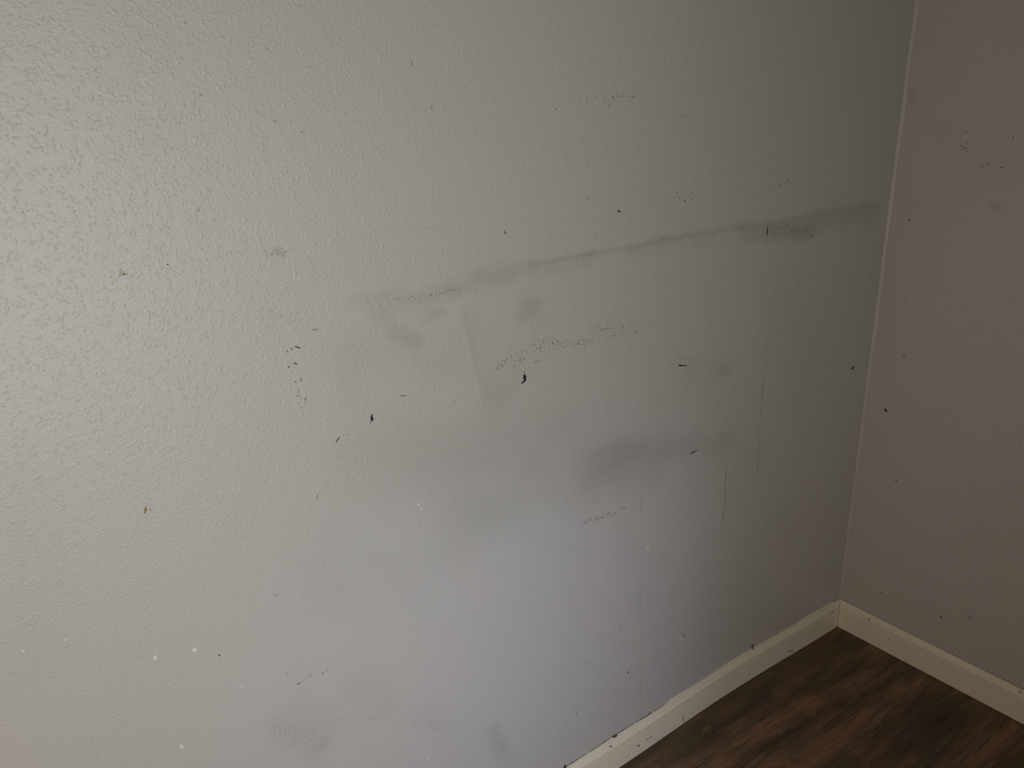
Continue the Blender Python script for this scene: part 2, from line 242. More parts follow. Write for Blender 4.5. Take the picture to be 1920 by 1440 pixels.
  ('scuff_mark', 'L', [(-1.47168, 1.01544), (-1.47161, 1.01464), (-1.47074, 1.01455), (-1.47057, 1.01492), (-1.46988, 1.01618), (-1.46887, 1.01729), (-1.46832, 1.01741), (-1.46867, 1.01838), (-1.46954, 1.0184), (-1.4701, 1.01847), (-1.47092, 1.01707), (-1.47158, 1.0157)], 'grey'),
  ('scuff_mark', 'L', [(-1.47885, 1.00548), (-1.47894, 1.00512), (-1.47866, 1.00466), (-1.47832, 1.00449), (-1.47671, 1.00495), (-1.47633, 1.00501), (-1.47637, 1.00574), (-1.47684, 1.0062), (-1.47709, 1.00603), (-1.47875, 1.00573)], 'grey'),
  ('scuff_mark', 'L', [(-1.47032, 1.01229), (-1.47073, 1.01243), (-1.47095, 1.0122), (-1.4713, 1.01205), (-1.47056, 1.00876), (-1.47067, 1.00847), (-1.47017, 1.00833), (-1.46985, 1.00856), (-1.46985, 1.00877), (-1.4703, 1.01206)], 'grey2'),
  ('scuff_mark', 'L', [(-1.43087, 0.94035), (-1.43056, 0.93975), (-1.42991, 0.93962), (-1.42956, 0.93974), (-1.42851, 0.94206), (-1.42633, 0.94353), (-1.42513, 0.94541), (-1.42408, 0.9467), (-1.4242, 0.94701), (-1.42416, 0.94749), (-1.42467, 0.94757), (-1.42469, 0.94729), (-1.42605, 0.94642), (-1.42812, 0.94532), (-1.4296, 0.94294), (-1.4309, 0.94074)], 'grey'),
  ('speck', 'L', [(-1.41239, 0.94783), (-1.41274, 0.94733), (-1.41233, 0.94688), (-1.41218, 0.94639), (-1.4113, 0.94654), (-1.41091, 0.94611), (-1.41086, 0.94683), (-1.41104, 0.94722), (-1.41121, 0.94754), (-1.41205, 0.94779)], 'grey'),
  ('paint_chip', 'L', [(-1.11821, 1.21318), (-1.11864, 1.21325), (-1.11913, 1.21316), (-1.11917, 1.21291), (-1.11881, 1.21015), (-1.11764, 1.20753), (-1.11723, 1.2072), (-1.11609, 1.2067), (-1.11556, 1.20756), (-1.11528, 1.2081), (-1.11738, 1.21037), (-1.11824, 1.21298)], 'dark'),
  ('nail_hole', 'L', [(-1.62621, 1.22819), (-1.62675, 1.22782), (-1.62696, 1.22722), (-1.62695, 1.22668), (-1.62654, 1.22676), (-1.62665, 1.22675), (-1.62664, 1.22633), (-1.62593, 1.22614), (-1.62516, 1.22633), (-1.62505, 1.22679), (-1.62541, 1.22746), (-1.62601, 1.22787)], 'dark'),
  ('paint_chip', 'L', [(-1.63954, 0.66898), (-1.64011, 0.66886), (-1.63976, 0.66815), (-1.63963, 0.66769), (-1.63864, 0.66724), (-1.63717, 0.66617), (-1.63696, 0.66814), (-1.63715, 0.66914), (-1.637, 0.66935), (-1.63734, 0.66979), (-1.63775, 0.66972), (-1.63803, 0.66959), (-1.6383, 0.66877), (-1.63828, 0.66821), (-1.63824, 0.66844), (-1.6393, 0.66893)], 'dark'),
  ('nail_hole', 'L', [(-0.81537, 0.23381), (-0.81474, 0.23243), (-0.81335, 0.23184), (-0.81278, 0.23191), (-0.81229, 0.23327), (-0.81086, 0.23457), (-0.81042, 0.23474), (-0.81103, 0.23603), (-0.81248, 0.23694), (-0.81311, 0.23682), (-0.81477, 0.23574), (-0.81492, 0.23399)], 'dark'),
  ('nail_hole', 'L', [(-0.63164, 0.2461), (-0.6331, 0.24705), (-0.63402, 0.24715), (-0.63481, 0.2472), (-0.63482, 0.2451), (-0.63307, 0.24236), (-0.6331, 0.24162), (-0.63125, 0.24046), (-0.63024, 0.24118), (-0.63089, 0.24206), (-0.63191, 0.2441), (-0.63155, 0.24541)], 'dark'),
  ('speck', 'L', [(-0.93139, 0.31841), (-0.93249, 0.31855), (-0.93224, 0.31741), (-0.93166, 0.31713), (-0.93089, 0.31583), (-0.93033, 0.3159), (-0.92925, 0.31536), (-0.92953, 0.31647), (-0.92983, 0.317), (-0.93094, 0.31793)], 'dark'),
  ('speck', 'L', [(-1.32734, 1.12996), (-1.32808, 1.12998), (-1.32809, 1.12923), (-1.32774, 1.12902), (-1.32708, 1.1287), (-1.32683, 1.12849), (-1.32629, 1.12872), (-1.32641, 1.1292), (-1.3266, 1.12931), (-1.3271, 1.12982)], 'grey'),
  ('speck', 'L', [(-1.37347, 0.84363), (-1.37415, 0.8438), (-1.37426, 0.84302), (-1.37395, 0.84265), (-1.37314, 0.84235), (-1.37293, 0.84231), (-1.37258, 0.84236), (-1.37224, 0.84282), (-1.3725, 0.84315), (-1.37313, 0.84366)], 'grey'),
  ('speck', 'L', [(-1.3527, 1.23069), (-1.35302, 1.23053), (-1.35317, 1.23015), (-1.35313, 1.22981), (-1.35234, 1.22976), (-1.35221, 1.22948), (-1.35187, 1.22977), (-1.35159, 1.2302), (-1.35187, 1.23036), (-1.35247, 1.23066)], 'grey'),
  ('speck', 'L', [(-0.47517, 1.01328), (-0.4759, 1.01272), (-0.4762, 1.01201), (-0.47557, 1.01169), (-0.47417, 1.01114), (-0.47367, 1.01113), (-0.47294, 1.01123), (-0.47286, 1.01183), (-0.47327, 1.01216), (-0.47446, 1.01293)], 'dark'),
  ('speck', 'L', [(-1.1693, 1.1889), (-1.17003, 1.1888), (-1.16996, 1.18815), (-1.16975, 1.18784), (-1.16883, 1.18772), (-1.16866, 1.18728), (-1.16831, 1.18776), (-1.16812, 1.18814), (-1.1683, 1.18838), (-1.16897, 1.18881)], 'grey'),
  ('speck', 'L', [(-1.2591, 1.23403), (-1.25966, 1.234), (-1.2595, 1.23353), (-1.2595, 1.23319), (-1.2587, 1.23306), (-1.25853, 1.23295), (-1.25804, 1.23302), (-1.25784, 1.23355), (-1.25825, 1.23363), (-1.25878, 1.2341)], 'grey'),
  ('speck', 'L', [(-1.48037, 1.17743), (-1.48095, 1.17732), (-1.48083, 1.17676), (-1.48065, 1.17662), (-1.48027, 1.17613), (-1.48, 1.17601), (-1.47968, 1.17636), (-1.47939, 1.17677), (-1.47959, 1.17701), (-1.47999, 1.17747)], 'grey'),
  ('speck', 'L', [(-1.49606, 1.14423), (-1.49645, 1.14415), (-1.4964, 1.14376), (-1.49631, 1.14361), (-1.49592, 1.14312), (-1.49567, 1.14304), (-1.49534, 1.14328), (-1.49524, 1.14364), (-1.4954, 1.14379), (-1.49574, 1.14434)], 'grey'),
  ('speck', 'L', [(-1.16585, 1.03024), (-1.16661, 1.02988), (-1.16651, 1.02919), (-1.16639, 1.02876), (-1.16546, 1.02853), (-1.16518, 1.02845), (-1.16477, 1.02861), (-1.16465, 1.02903), (-1.16494, 1.02916), (-1.16547, 1.02988)], 'grey'),
  ('speck', 'L', [(-0.94441, 1.24744), (-0.94493, 1.24717), (-0.94489, 1.24673), (-0.94489, 1.24631), (-0.94402, 1.24592), (-0.94355, 1.24593), (-0.94303, 1.24621), (-0.94291, 1.2467), (-0.94321, 1.24691), (-0.94391, 1.2475)], 'dark'),
  ('speck', 'L', [(-1.01345, 1.38907), (-1.01423, 1.38893), (-1.01415, 1.3883), (-1.01385, 1.38807), (-1.01301, 1.38785), (-1.01269, 1.38785), (-1.01232, 1.38808), (-1.01232, 1.38839), (-1.01246, 1.38853), (-1.01312, 1.38899)], 'dark'),
  ('speck', 'L', [(-0.79584, 1.49487), (-0.79665, 1.49445), (-0.7967, 1.4938), (-0.79607, 1.49383), (-0.79514, 1.49353), (-0.79484, 1.49331), (-0.79396, 1.49355), (-0.79417, 1.49413), (-0.79455, 1.49424), (-0.79524, 1.49484)], 'dark'),
  ('speck', 'L', [(-0.94104, 1.46496), (-0.94185, 1.46457), (-0.94145, 1.46407), (-0.94129, 1.46392), (-0.94046, 1.46364), (-0.94022, 1.46363), (-0.93946, 1.46364), (-0.93953, 1.46422), (-0.9398, 1.46447), (-0.94079, 1.46454)], 'dark'),
  ('speck', 'L', [(-0.77303, 1.46496), (-0.7741, 1.46487), (-0.7736, 1.46425), (-0.77342, 1.46398), (-0.77234, 1.46379), (-0.772, 1.4636), (-0.7713, 1.4639), (-0.77131, 1.46443), (-0.77157, 1.46471), (-0.77257, 1.46499)], 'dark'),
  ('speck', 'L', [(-0.99127, 1.31257), (-0.99205, 1.31232), (-0.99219, 1.31159), (-0.99152, 1.31161), (-0.99083, 1.31111), (-0.99047, 1.31119), (-0.98983, 1.31125), (-0.99011, 1.31169), (-0.9902, 1.31188), (-0.991, 1.31226)], 'dark'),
  ('speck', 'L', [(-1.01561, 1.39154), (-1.01648, 1.3914), (-1.0163, 1.39073), (-1.01583, 1.39073), (-1.01513, 1.39033), (-1.01485, 1.39027), (-1.01428, 1.39042), (-1.01428, 1.3909), (-1.01439, 1.39124), (-1.01528, 1.39142)], 'dark'),
  ('speck', 'L', [(-1.0762, 1.3539), (-1.07697, 1.35378), (-1.07659, 1.35326), (-1.07643, 1.35313), (-1.07586, 1.3526), (-1.07549, 1.35259), (-1.07478, 1.35273), (-1.07498, 1.35327), (-1.07518, 1.35345), (-1.07596, 1.35372)], 'grey'),
  ('speck', 'L', [(-0.72256, 1.37054), (-0.72341, 1.37032), (-0.72304, 1.36979), (-0.72282, 1.36962), (-0.72187, 1.36915), (-0.72143, 1.36888), (-0.72042, 1.36917), (-0.72059, 1.36989), (-0.72101, 1.37014), (-0.722, 1.37058)], 'dark'),
  ('speck', 'L', [(-0.92817, 1.44723), (-0.92878, 1.44712), (-0.92879, 1.44663), (-0.92865, 1.44627), (-0.92768, 1.44615), (-0.92734, 1.44618), (-0.92678, 1.44634), (-0.92679, 1.44679), (-0.92714, 1.44683), (-0.92763, 1.44754)], 'dark'),
  ('speck', 'L', [(-1.40943, 0.87559), (-1.40979, 0.87517), (-1.41012, 0.87472), (-1.40991, 0.87437), (-1.40929, 0.8739), (-1.40896, 0.8739), (-1.40844, 0.87392), (-1.40858, 0.87445), (-1.40874, 0.87459), (-1.40916, 0.8753)], 'grey'),
  ('speck', 'L', [(-1.22455, 0.95466), (-1.22523, 0.95439), (-1.22534, 0.95369), (-1.22505, 0.95332), (-1.22435, 0.95282), (-1.22392, 0.95289), (-1.22331, 0.95292), (-1.22353, 0.95347), (-1.22344, 0.95393), (-1.22406, 0.95453)], 'grey'),
  ('speck', 'L', [(-0.72004, 0.70927), (-0.72107, 0.70937), (-0.72079, 0.70851), (-0.7207, 0.70786), (-0.71925, 0.70733), (-0.71876, 0.70695), (-0.7179, 0.70715), (-0.71774, 0.70793), (-0.71841, 0.70822), (-0.71967, 0.70896)], 'dark'),
  ('speck', 'L', [(-0.73148, 0.68653), (-0.73256, 0.68624), (-0.73199, 0.68534), (-0.73198, 0.6848), (-0.73055, 0.68423), (-0.73017, 0.68366), (-0.72964, 0.68415), (-0.72931, 0.68469), (-0.72966, 0.68519), (-0.73079, 0.68607)], 'dark'),
  ('speck', 'L', [(-0.31932, 1.01247), (-0.32047, 1.01226), (-0.32069, 1.01128), (-0.31965, 1.0111), (-0.31839, 1.01026), (-0.3177, 1.01044), (-0.3163, 1.01026), (-0.31709, 1.01114), (-0.31735, 1.01148), (-0.3187, 1.01221)], 'dark'),
  ('speck', 'L', [(-0.36099, 0.99501), (-0.3617, 0.99461), (-0.36191, 0.99396), (-0.3616, 0.99336), (-0.35999, 0.99295), (-0.35934, 0.99249), (-0.35866, 0.99311), (-0.3589, 0.99366), (-0.3589, 0.99421), (-0.36011, 0.99508)], 'dark'),
  ('speck', 'L', [(-0.04618, 0.99176), (-0.04786, 0.9914), (-0.04767, 0.99018), (-0.04678, 0.98958), (-0.04468, 0.98924), (-0.04398, 0.98892), (-0.04293, 0.98925), (-0.04285, 0.99007), (-0.04377, 0.99025), (-0.04554, 0.99095)], 'dark'),
  ('speck', 'L', [(-0.83947, 0.36458), (-0.84046, 0.36429), (-0.84067, 0.36329), (-0.83981, 0.36292), (-0.83886, 0.36171), (-0.83827, 0.36139), (-0.83766, 0.36172), (-0.83776, 0.36233), (-0.83798, 0.36265), (-0.83892, 0.36388)], 'dark'),
  ('speck', 'L', [(-1.49046, 0.56583), (-1.49095, 0.56587), (-1.49086, 0.56528), (-1.49089, 0.56486), (-1.4903, 0.56422), (-1.48999, 0.56419), (-1.4895, 0.56412), (-1.48945, 0.56473), (-1.48969, 0.56497), (-1.4903, 0.56559)], 'grey'),
  ('speck', 'L', [(-1.10727, 0.87209), (-1.10775, 0.87201), (-1.10821, 0.87144), (-1.1078, 0.87103), (-1.10693, 0.87054), (-1.1065, 0.87067), (-1.10588, 0.87059), (-1.10598, 0.87118), (-1.10617, 0.87145), (-1.10677, 0.87227)], 'grey'),
  ('speck', 'L', [(-1.42001, 1.23313), (-1.42041, 1.23281), (-1.42064, 1.23234), (-1.42029, 1.23227), (-1.41976, 1.23195), (-1.41959, 1.23182), (-1.41917, 1.23197), (-1.41923, 1.23235), (-1.41919, 1.23269), (-1.41971, 1.23303)], 'grey'),
  ('speck', 'L', [(-1.46223, 1.32575), (-1.46257, 1.32546), (-1.46284, 1.32503), (-1.46256, 1.32491), (-1.46204, 1.32467), (-1.46185, 1.32453), (-1.46143, 1.32474), (-1.46152, 1.32511), (-1.46146, 1.32544), (-1.46204, 1.32559)], 'grey'),
  ('speck', 'L', [(-1.23571, 1.49322), (-1.23607, 1.49293), (-1.23644, 1.49245), (-1.23595, 1.49251), (-1.2354, 1.4922), (-1.23518, 1.49207), (-1.23472, 1.49233), (-1.23469, 1.49274), (-1.23498, 1.49274), (-1.23539, 1.49323)], 'grey'),
  ('speck', 'L', [(-1.23338, 1.5039), (-1.2341, 1.50357), (-1.23383, 1.50308), (-1.23382, 1.50274), (-1.23315, 1.50259), (-1.23285, 1.50256), (-1.23256, 1.5029), (-1.23244, 1.5032), (-1.23263, 1.50327), (-1.23306, 1.50373)], 'grey'),
  ('speck', 'L', [(-1.54451, 0.59256), (-1.54507, 0.59242), (-1.54523, 0.59173), (-1.54491, 0.59144), (-1.54436, 0.59084), (-1.54411, 0.59077), (-1.54354, 0.59054), (-1.54348, 0.59129), (-1.54371, 0.59164), (-1.54426, 0.59225)], 'grey'),
  ('speck', 'L', [(-1.23428, 0.77723), (-1.23483, 0.77678), (-1.23511, 0.77616), (-1.23484, 0.7757), (-1.23405, 0.77518), (-1.23363, 0.7753), (-1.23287, 0.77505), (-1.23318, 0.7758), (-1.23328, 0.77611), (-1.23379, 0.77697)], 'grey'),
  ('speck', 'L', [(-1.48223, 0.56684), (-1.48268, 0.56681), (-1.48299, 0.56622), (-1.48254, 0.56602), (-1.4821, 0.56518), (-1.48177, 0.56503), (-1.48125, 0.5651), (-1.4811, 0.56574), (-1.48138, 0.56606), (-1.48191, 0.56679)], 'grey'),
  ('speck', 'L', [(-1.48871, 0.56534), (-1.48947, 0.56531), (-1.48928, 0.56442), (-1.48923, 0.56396), (-1.48855, 0.56342), (-1.4883, 0.56304), (-1.48787, 0.56339), (-1.48775, 0.56388), (-1.48796, 0.56414), (-1.48851, 0.56484)], 'grey'),
  ('speck', 'L', [(-1.33807, 0.69471), (-1.33874, 0.69483), (-1.3388, 0.69406), (-1.3385, 0.69371), (-1.33774, 0.6932), (-1.3375, 0.69292), (-1.3368, 0.6929), (-1.33711, 0.69362), (-1.33706, 0.69403), (-1.33764, 0.69475)], 'grey'),
  ('speck', 'L', [(-1.30092, 0.75971), (-1.30133, 0.75964), (-1.30146, 0.75917), (-1.30147, 0.75863), (-1.30075, 0.75809), (-1.30033, 0.75785), (-1.29964, 0.75806), (-1.29977, 0.75876), (-1.29987, 0.75916), (-1.30057, 0.75973)], 'grey'),
  ('scuff_mark', 'L', [(-1.4523, 1.1133), (-1.45235, 1.11306), (-1.45225, 1.11287), (-1.45214, 1.11285), (-1.44665, 1.11225), (-1.44037, 1.11214), (-1.44029, 1.11227), (-1.44014, 1.11241), (-1.44025, 1.11265), (-1.44039, 1.11256), (-1.4467, 1.11356), (-1.45216, 1.11332)], 'grey2'),
  ('scuff_mark', 'L', [(-1.53322, 0.5661), (-1.53332, 0.56555), (-1.53302, 0.5652), (-1.53288, 0.56498), (-1.53082, 0.56387), (-1.52927, 0.56388), (-1.52746, 0.56417), (-1.52594, 0.56462), (-1.52574, 0.56451), (-1.52579, 0.56493), (-1.52592, 0.5652), (-1.52606, 0.56533), (-1.52798, 0.56607), (-1.52972, 0.56548), (-1.53097, 0.56535), (-1.53294, 0.56608)], 'grey'),
  ('scuff_mark', 'L', [(-1.32138, 0.9869), (-1.32168, 0.98661), (-1.32135, 0.98629), (-1.32122, 0.98606), (-1.31481, 0.98435), (-1.30923, 0.98427), (-1.30906, 0.98425), (-1.30895, 0.98453), (-1.30912, 0.98483), (-1.30929, 0.98477), (-1.31483, 0.98561), (-1.32117, 0.98678)], 'grey'),
  ('scuff_mark', 'L', [(-1.55062, 0.73069), (-1.55058, 0.73026), (-1.55041, 0.73005), (-1.55028, 0.72982), (-1.54542, 0.72963), (-1.54536, 0.72985), (-1.54517, 0.73005), (-1.54543, 0.73026), (-1.54557, 0.73056), (-1.55042, 0.73072)], 'grey'),
  ('scuff_mark', 'L', [(-1.27056, 1.46174), (-1.27079, 1.4618), (-1.27095, 1.46163), (-1.27093, 1.46153), (-1.26912, 1.45616), (-1.27081, 1.45291), (-1.27074, 1.45277), (-1.27057, 1.4526), (-1.2703, 1.45262), (-1.27003, 1.45266), (-1.26801, 1.45623), (-1.27051, 1.46166)], 'grey2'),
  ('scuff_mark', 'L', [(-1.24293, 1.39684), (-1.24246, 1.39651), (-1.24202, 1.39664), (-1.24166, 1.39667), (-1.24059, 1.39878), (-1.23945, 1.40092), (-1.23944, 1.40126), (-1.23996, 1.40183), (-1.2406, 1.40141), (-1.24083, 1.40124), (-1.24174, 1.39912), (-1.2426, 1.39703)], 'grey2'),
  ('scuff_mark', 'L', [(-1.47005, 0.86126), (-1.46937, 0.86068), (-1.46868, 0.86069), (-1.46846, 0.86099), (-1.46832, 0.8632), (-1.46756, 0.86503), (-1.46736, 0.86634), (-1.46677, 0.8674), (-1.46663, 0.86745), (-1.4668, 0.86768), (-1.46706, 0.86785), (-1.46711, 0.8677), (-1.46787, 0.86669), (-1.46861, 0.86564), (-1.46936, 0.86376), (-1.47004, 0.86172)], 'grey2'),
  ('tan_patch', 'L', [(-1.67846, 1.22948), (-1.679, 1.23018), (-1.67983, 1.2296), (-1.68011, 1.22908), (-1.68156, 1.2244), (-1.67932, 1.22076), (-1.67773, 1.22108), (-1.67588, 1.22071), (-1.67447, 1.22289), (-1.67572, 1.22363), (-1.67654, 1.22624), (-1.6783, 1.22916)], 'tan'),
  ('tan_patch', 'L', [(-1.67851, 1.22424), (-1.67973, 1.22261), (-1.67824, 1.22167), (-1.67774, 1.22153), (-1.67297, 1.22195), (-1.67256, 1.22179), (-1.67239, 1.22257), (-1.67263, 1.2231), (-1.67289, 1.22379), (-1.67764, 1.22378)], 'tan'),
  ('patch_rim', 'L', [(-1.6817, 1.22208), (-1.68182, 1.22193), (-1.6818, 1.22174), (-1.68171, 1.22167), (-1.6774, 1.22054), (-1.67234, 1.22173), (-1.67222, 1.22189), (-1.67223, 1.22216), (-1.6723, 1.22252), (-1.6725, 1.22248), (-1.67739, 1.22111), (-1.68161, 1.22205)], 'brown'),
  ('patch_rim', 'L', [(-1.67921, 1.23047), (-1.67932, 1.2306), (-1.67948, 1.23059), (-1.67947, 1.23048), (-1.68104, 1.2269), (-1.682, 1.22194), (-1.68199, 1.22174), (-1.68171, 1.22155), (-1.6814, 1.22167), (-1.6815, 1.22186), (-1.68054, 1.22677), (-1.6793, 1.23041)], 'brown'),
  ('brown_spatter', 'L', [(-1.69736, 0.92372), (-1.69792, 0.92438), (-1.6986, 0.92451), (-1.69867, 0.92408), (-1.69992, 0.92262), (-1.70102, 0.9211), (-1.70144, 0.91907), (-1.70127, 0.91735), (-1.70196, 0.91689), (-1.701, 0.91581), (-1.70007, 0.91603), (-1.69971, 0.91634), (-1.69908, 0.91799), (-1.69764, 0.91939), (-1.69828, 0.92144), (-1.69777, 0.92346)], 'olive'),
  ('brown_spatter', 'L', [(-1.69301, 0.91926), (-1.69341, 0.91997), (-1.69391, 0.91957), (-1.69421, 0.91948), (-1.69456, 0.91848), (-1.69457, 0.91711), (-1.69444, 0.91678), (-1.69402, 0.9163), (-1.69363, 0.91668), (-1.69316, 0.91684), (-1.69345, 0.91811), (-1.69323, 0.91897)], 'olive'),
  ('brown_spatter', 'L', [(-1.7012, 0.91664), (-1.70161, 0.91695), (-1.70178, 0.91639), (-1.70159, 0.91617), (-1.70057, 0.91431), (-1.7004, 0.91423), (-1.70001, 0.914), (-1.70002, 0.9145), (-1.69984, 0.91482), (-1.7011, 0.91653)], 'brown'),
  ('filler_dot', 'L', [(-1.71916, 0.7048), (-1.72095, 0.70712), (-1.723, 0.70552), (-1.72262, 0.70382), (-1.72243, 0.70273), (-1.72258, 0.70102), (-1.72018, 0.69967), (-1.71887, 0.7014), (-1.71918, 0.70254), (-1.718, 0.70356)], 'white'),
  ('filler_dot', 'L', [(-1.66705, 0.6945), (-1.6701, 0.69535), (-1.67192, 0.69407), (-1.67233, 0.69263), (-1.67128, 0.69145), (-1.67153, 0.68992), (-1.66927, 0.68844), (-1.66747, 0.68976), (-1.66641, 0.69115), (-1.66698, 0.69231)], 'white'),
  ('filler_dot', 'L', [(-1.70739, 0.54828), (-1.70908, 0.54983), (-1.71147, 0.54955), (-1.71055, 0.54749), (-1.71024, 0.54626), (-1.70997, 0.54514), (-1.70819, 0.54108), (-1.70596, 0.54369), (-1.70578, 0.54565), (-1.7063, 0.54691)], 'white'),
  ('filler_dot', 'L', [(-1.29872, 0.79785), (-1.30095, 0.79806), (-1.30245, 0.79755), (-1.30278, 0.79657), (-1.30173, 0.79532), (-1.30142, 0.79448), (-1.29986, 0.79379), (-1.29904, 0.79467), (-1.29898, 0.7953), (-1.29941, 0.79654)], 'white'),
  ('filler_dot', 'L', [(-1.29385, 0.7881), (-1.29564, 0.78892), (-1.29707, 0.78816), (-1.29694, 0.78717), (-1.29639, 0.78592), (-1.29615, 0.785), (-1.29466, 0.78508), (-1.29384, 0.78535), (-1.29318, 0.78588), (-1.29411, 0.78714)], 'white'),
  ('filler_dot', 'L', [(-1.31144, 0.29697), (-1.31303, 0.29844), (-1.31495, 0.29823), (-1.31496, 0.29683), (-1.31428, 0.29512), (-1.31332, 0.29404), (-1.3117, 0.29217), (-1.31077, 0.29349), (-1.31095, 0.29439), (-1.31073, 0.2959)], 'white'),
  ('filler_dot', 'L', [(-1.61799, 1.14717), (-1.61846, 1.14771), (-1.61874, 1.14705), (-1.61897, 1.14677), (-1.61855, 1.14597), (-1.61845, 1.1458), (-1.6181, 1.14552), (-1.61765, 1.14581), (-1.61788, 1.14607), (-1.61792, 1.14694)], 'white'),
  ('filler_dot', 'L', [(-1.818, 0.77754), (-1.81874, 0.77819), (-1.81935, 0.77755), (-1.8198, 0.77704), (-1.81934, 0.77605), (-1.81918, 0.77556), (-1.81849, 0.77477), (-1.81767, 0.77534), (-1.81757, 0.77601), (-1.81743, 0.77699)], 'white'),
  ('filler_dot', 'L', [(-1.61298, 0.6041), (-1.61428, 0.60497), (-1.61477, 0.60388), (-1.61509, 0.60344), (-1.61501, 0.60223), (-1.61481, 0.60146), (-1.61376, 0.6011), (-1.6127, 0.60119), (-1.61307, 0.60203), (-1.61309, 0.60323)], 'white'),
  ('filler_dot', 'L', [(-0.76432, 0.52084), (-0.76752, 0.52279), (-0.77014, 0.52186), (-0.77091, 0.52036), (-0.76959, 0.5185), (-0.7681, 0.51669), (-0.76418, 0.51465), (-0.76335, 0.51683), (-0.76299, 0.51771), (-0.76342, 0.51945)], 'white'),
  ('filler_dot', 'L', [(-0.64159, 0.2422), (-0.64508, 0.24446), (-0.64709, 0.24333), (-0.64822, 0.2422), (-0.64581, 0.23974), (-0.64465, 0.23832), (-0.64195, 0.2369), (-0.6388, 0.23657), (-0.63902, 0.23829), (-0.6406, 0.24057)], 'white'),
  ('filler_dot', 'L', [(-1.86369, 0.7827), (-1.86491, 0.78373), (-1.86562, 0.78243), (-1.86596, 0.78181), (-1.86598, 0.78085), (-1.86535, 0.78034), (-1.86466, 0.77927), (-1.86411, 0.78033), (-1.86323, 0.7808), (-1.86353, 0.78177)], 'white'),
  ('paint_bubble', 'L', [(-1.55864, 1.42177), (-1.56037, 1.42067), (-1.56165, 1.41922), (-1.56073, 1.4187), (-1.56121, 1.41799), (-1.55998, 1.41804), (-1.55819, 1.41823), (-1.55766, 1.41991), (-1.55749, 1.42106), (-1.55797, 1.42098)], 'ring'),
  ('paint_bubble', 'L', [(-1.71613, 1.30056), (-1.71728, 1.30009), (-1.71843, 1.29893), (-1.71742, 1.29866), (-1.71786, 1.29799), (-1.7172, 1.2976), (-1.71575, 1.29788), (-1.71561, 1.29924), (-1.71552, 1.29993), (-1.71578, 1.30001)], 'ring'),
  ('paint_bubble', 'L', [(-1.58013, 1.28994), (-1.58201, 1.28917), (-1.58276, 1.2876), (-1.58178, 1.28727), (-1.58174, 1.28696), (-1.58163, 1.28579), (-1.57956, 1.28607), (-1.57864, 1.28804), (-1.58, 1.28834), (-1.57969, 1.28892)], 'ring'),
  ('paint_bubble', 'L', [(-1.47087, 1.38877), (-1.47268, 1.38848), (-1.47325, 1.38688), (-1.47324, 1.38586), (-1.47254, 1.38607), (-1.47205, 1.38526), (-1.47066, 1.38634), (-1.46911, 1.38749), (-1.46966, 1.38836), (-1.47031, 1.38818)], 'ring'),
  ('paint_bubble', 'L', [(-1.43753, 1.374), (-1.43927, 1.37408), (-1.44039, 1.37233), (-1.43928, 1.3718), (-1.4393, 1.37143), (-1.43828, 1.37147), (-1.43703, 1.37174), (-1.43574, 1.37299), (-1.43656, 1.37357), (-1.43642, 1.37404)], 'ring'),
  ('paint_bubble', 'L', [(-1.47125, 1.47316), (-1.47294, 1.47273), (-1.47324, 1.47134), (-1.47301, 1.47074), (-1.4732, 1.47026), (-1.4723, 1.47004), (-1.4707, 1.47052), (-1.47064, 1.47176), (-1.47067, 1.47233), (-1.47072, 1.47262)], 'ring'),
  ('paint_bubble', 'L', [(-1.56513, 1.49963), (-1.56682, 1.49917), (-1.56742, 1.49765), (-1.56752, 1.49662), (-1.56686, 1.49689), (-1.56644, 1.49603), (-1.56472, 1.49697), (-1.56363, 1.49847), (-1.56429, 1.49907), (-1.56433, 1.49933)], 'ring'),
  ('paint_bubble', 'L', [(-1.4247, 1.52242), (-1.42604, 1.52254), (-1.42668, 1.52119), (-1.42567, 1.5211), (-1.42579, 1.52067), (-1.42545, 1.51998), (-1.42422, 1.52089), (-1.42384, 1.52172), (-1.42381, 1.5223), (-1.42411, 1.52238)], 'ring'),
  ('speck', 'L', [(-1.08724, 0.9511), (-1.08777, 0.9511), (-1.08812, 0.95083), (-1.08789, 0.95061), (-1.08729, 0.94974), (-1.08725, 0.94947), (-1.08675, 0.94947), (-1.08651, 0.94974), (-1.08663, 0.94994), (-1.08713, 0.95084)], 'grey'),
  ('speck', 'L', [(-1.08528, 0.97224), (-1.08562, 0.97227), (-1.08597, 0.9721), (-1.08586, 0.97189), (-1.08538, 0.97099), (-1.08521, 0.97073), (-1.08462, 0.97068), (-1.08448, 0.97106), (-1.08443, 0.97128), (-1.08517, 0.9721)], 'grey'),
  ('speck', 'L', [(-1.07912, 0.96438), (-1.0797, 0.96463), (-1.07976, 0.96415), (-1.07968, 0.96397), (-1.0792, 0.96307), (-1.07895, 0.96299), (-1.07854, 0.96278), (-1.07852, 0.96314), (-1.07839, 0.96331), (-1.07902, 0.96417)], 'grey'),
  ('speck', 'L', [(-1.08824, 0.96073), (-1.08878, 0.96087), (-1.08918, 0.96054), (-1.08897, 0.96027), (-1.08821, 0.95945), (-1.08812, 0.95929), (-1.08762, 0.95902), (-1.08747, 0.95944), (-1.08762, 0.95963), (-1.08815, 0.96051)], 'grey'),
  ('speck', 'L', [(-1.07565, 0.96742), (-1.07619, 0.96758), (-1.07634, 0.96719), (-1.07633, 0.96697), (-1.07575, 0.9661), (-1.07558, 0.96589), (-1.07515, 0.96594), (-1.07471, 0.96611), (-1.07486, 0.96636), (-1.07546, 0.96723)], 'grey'),
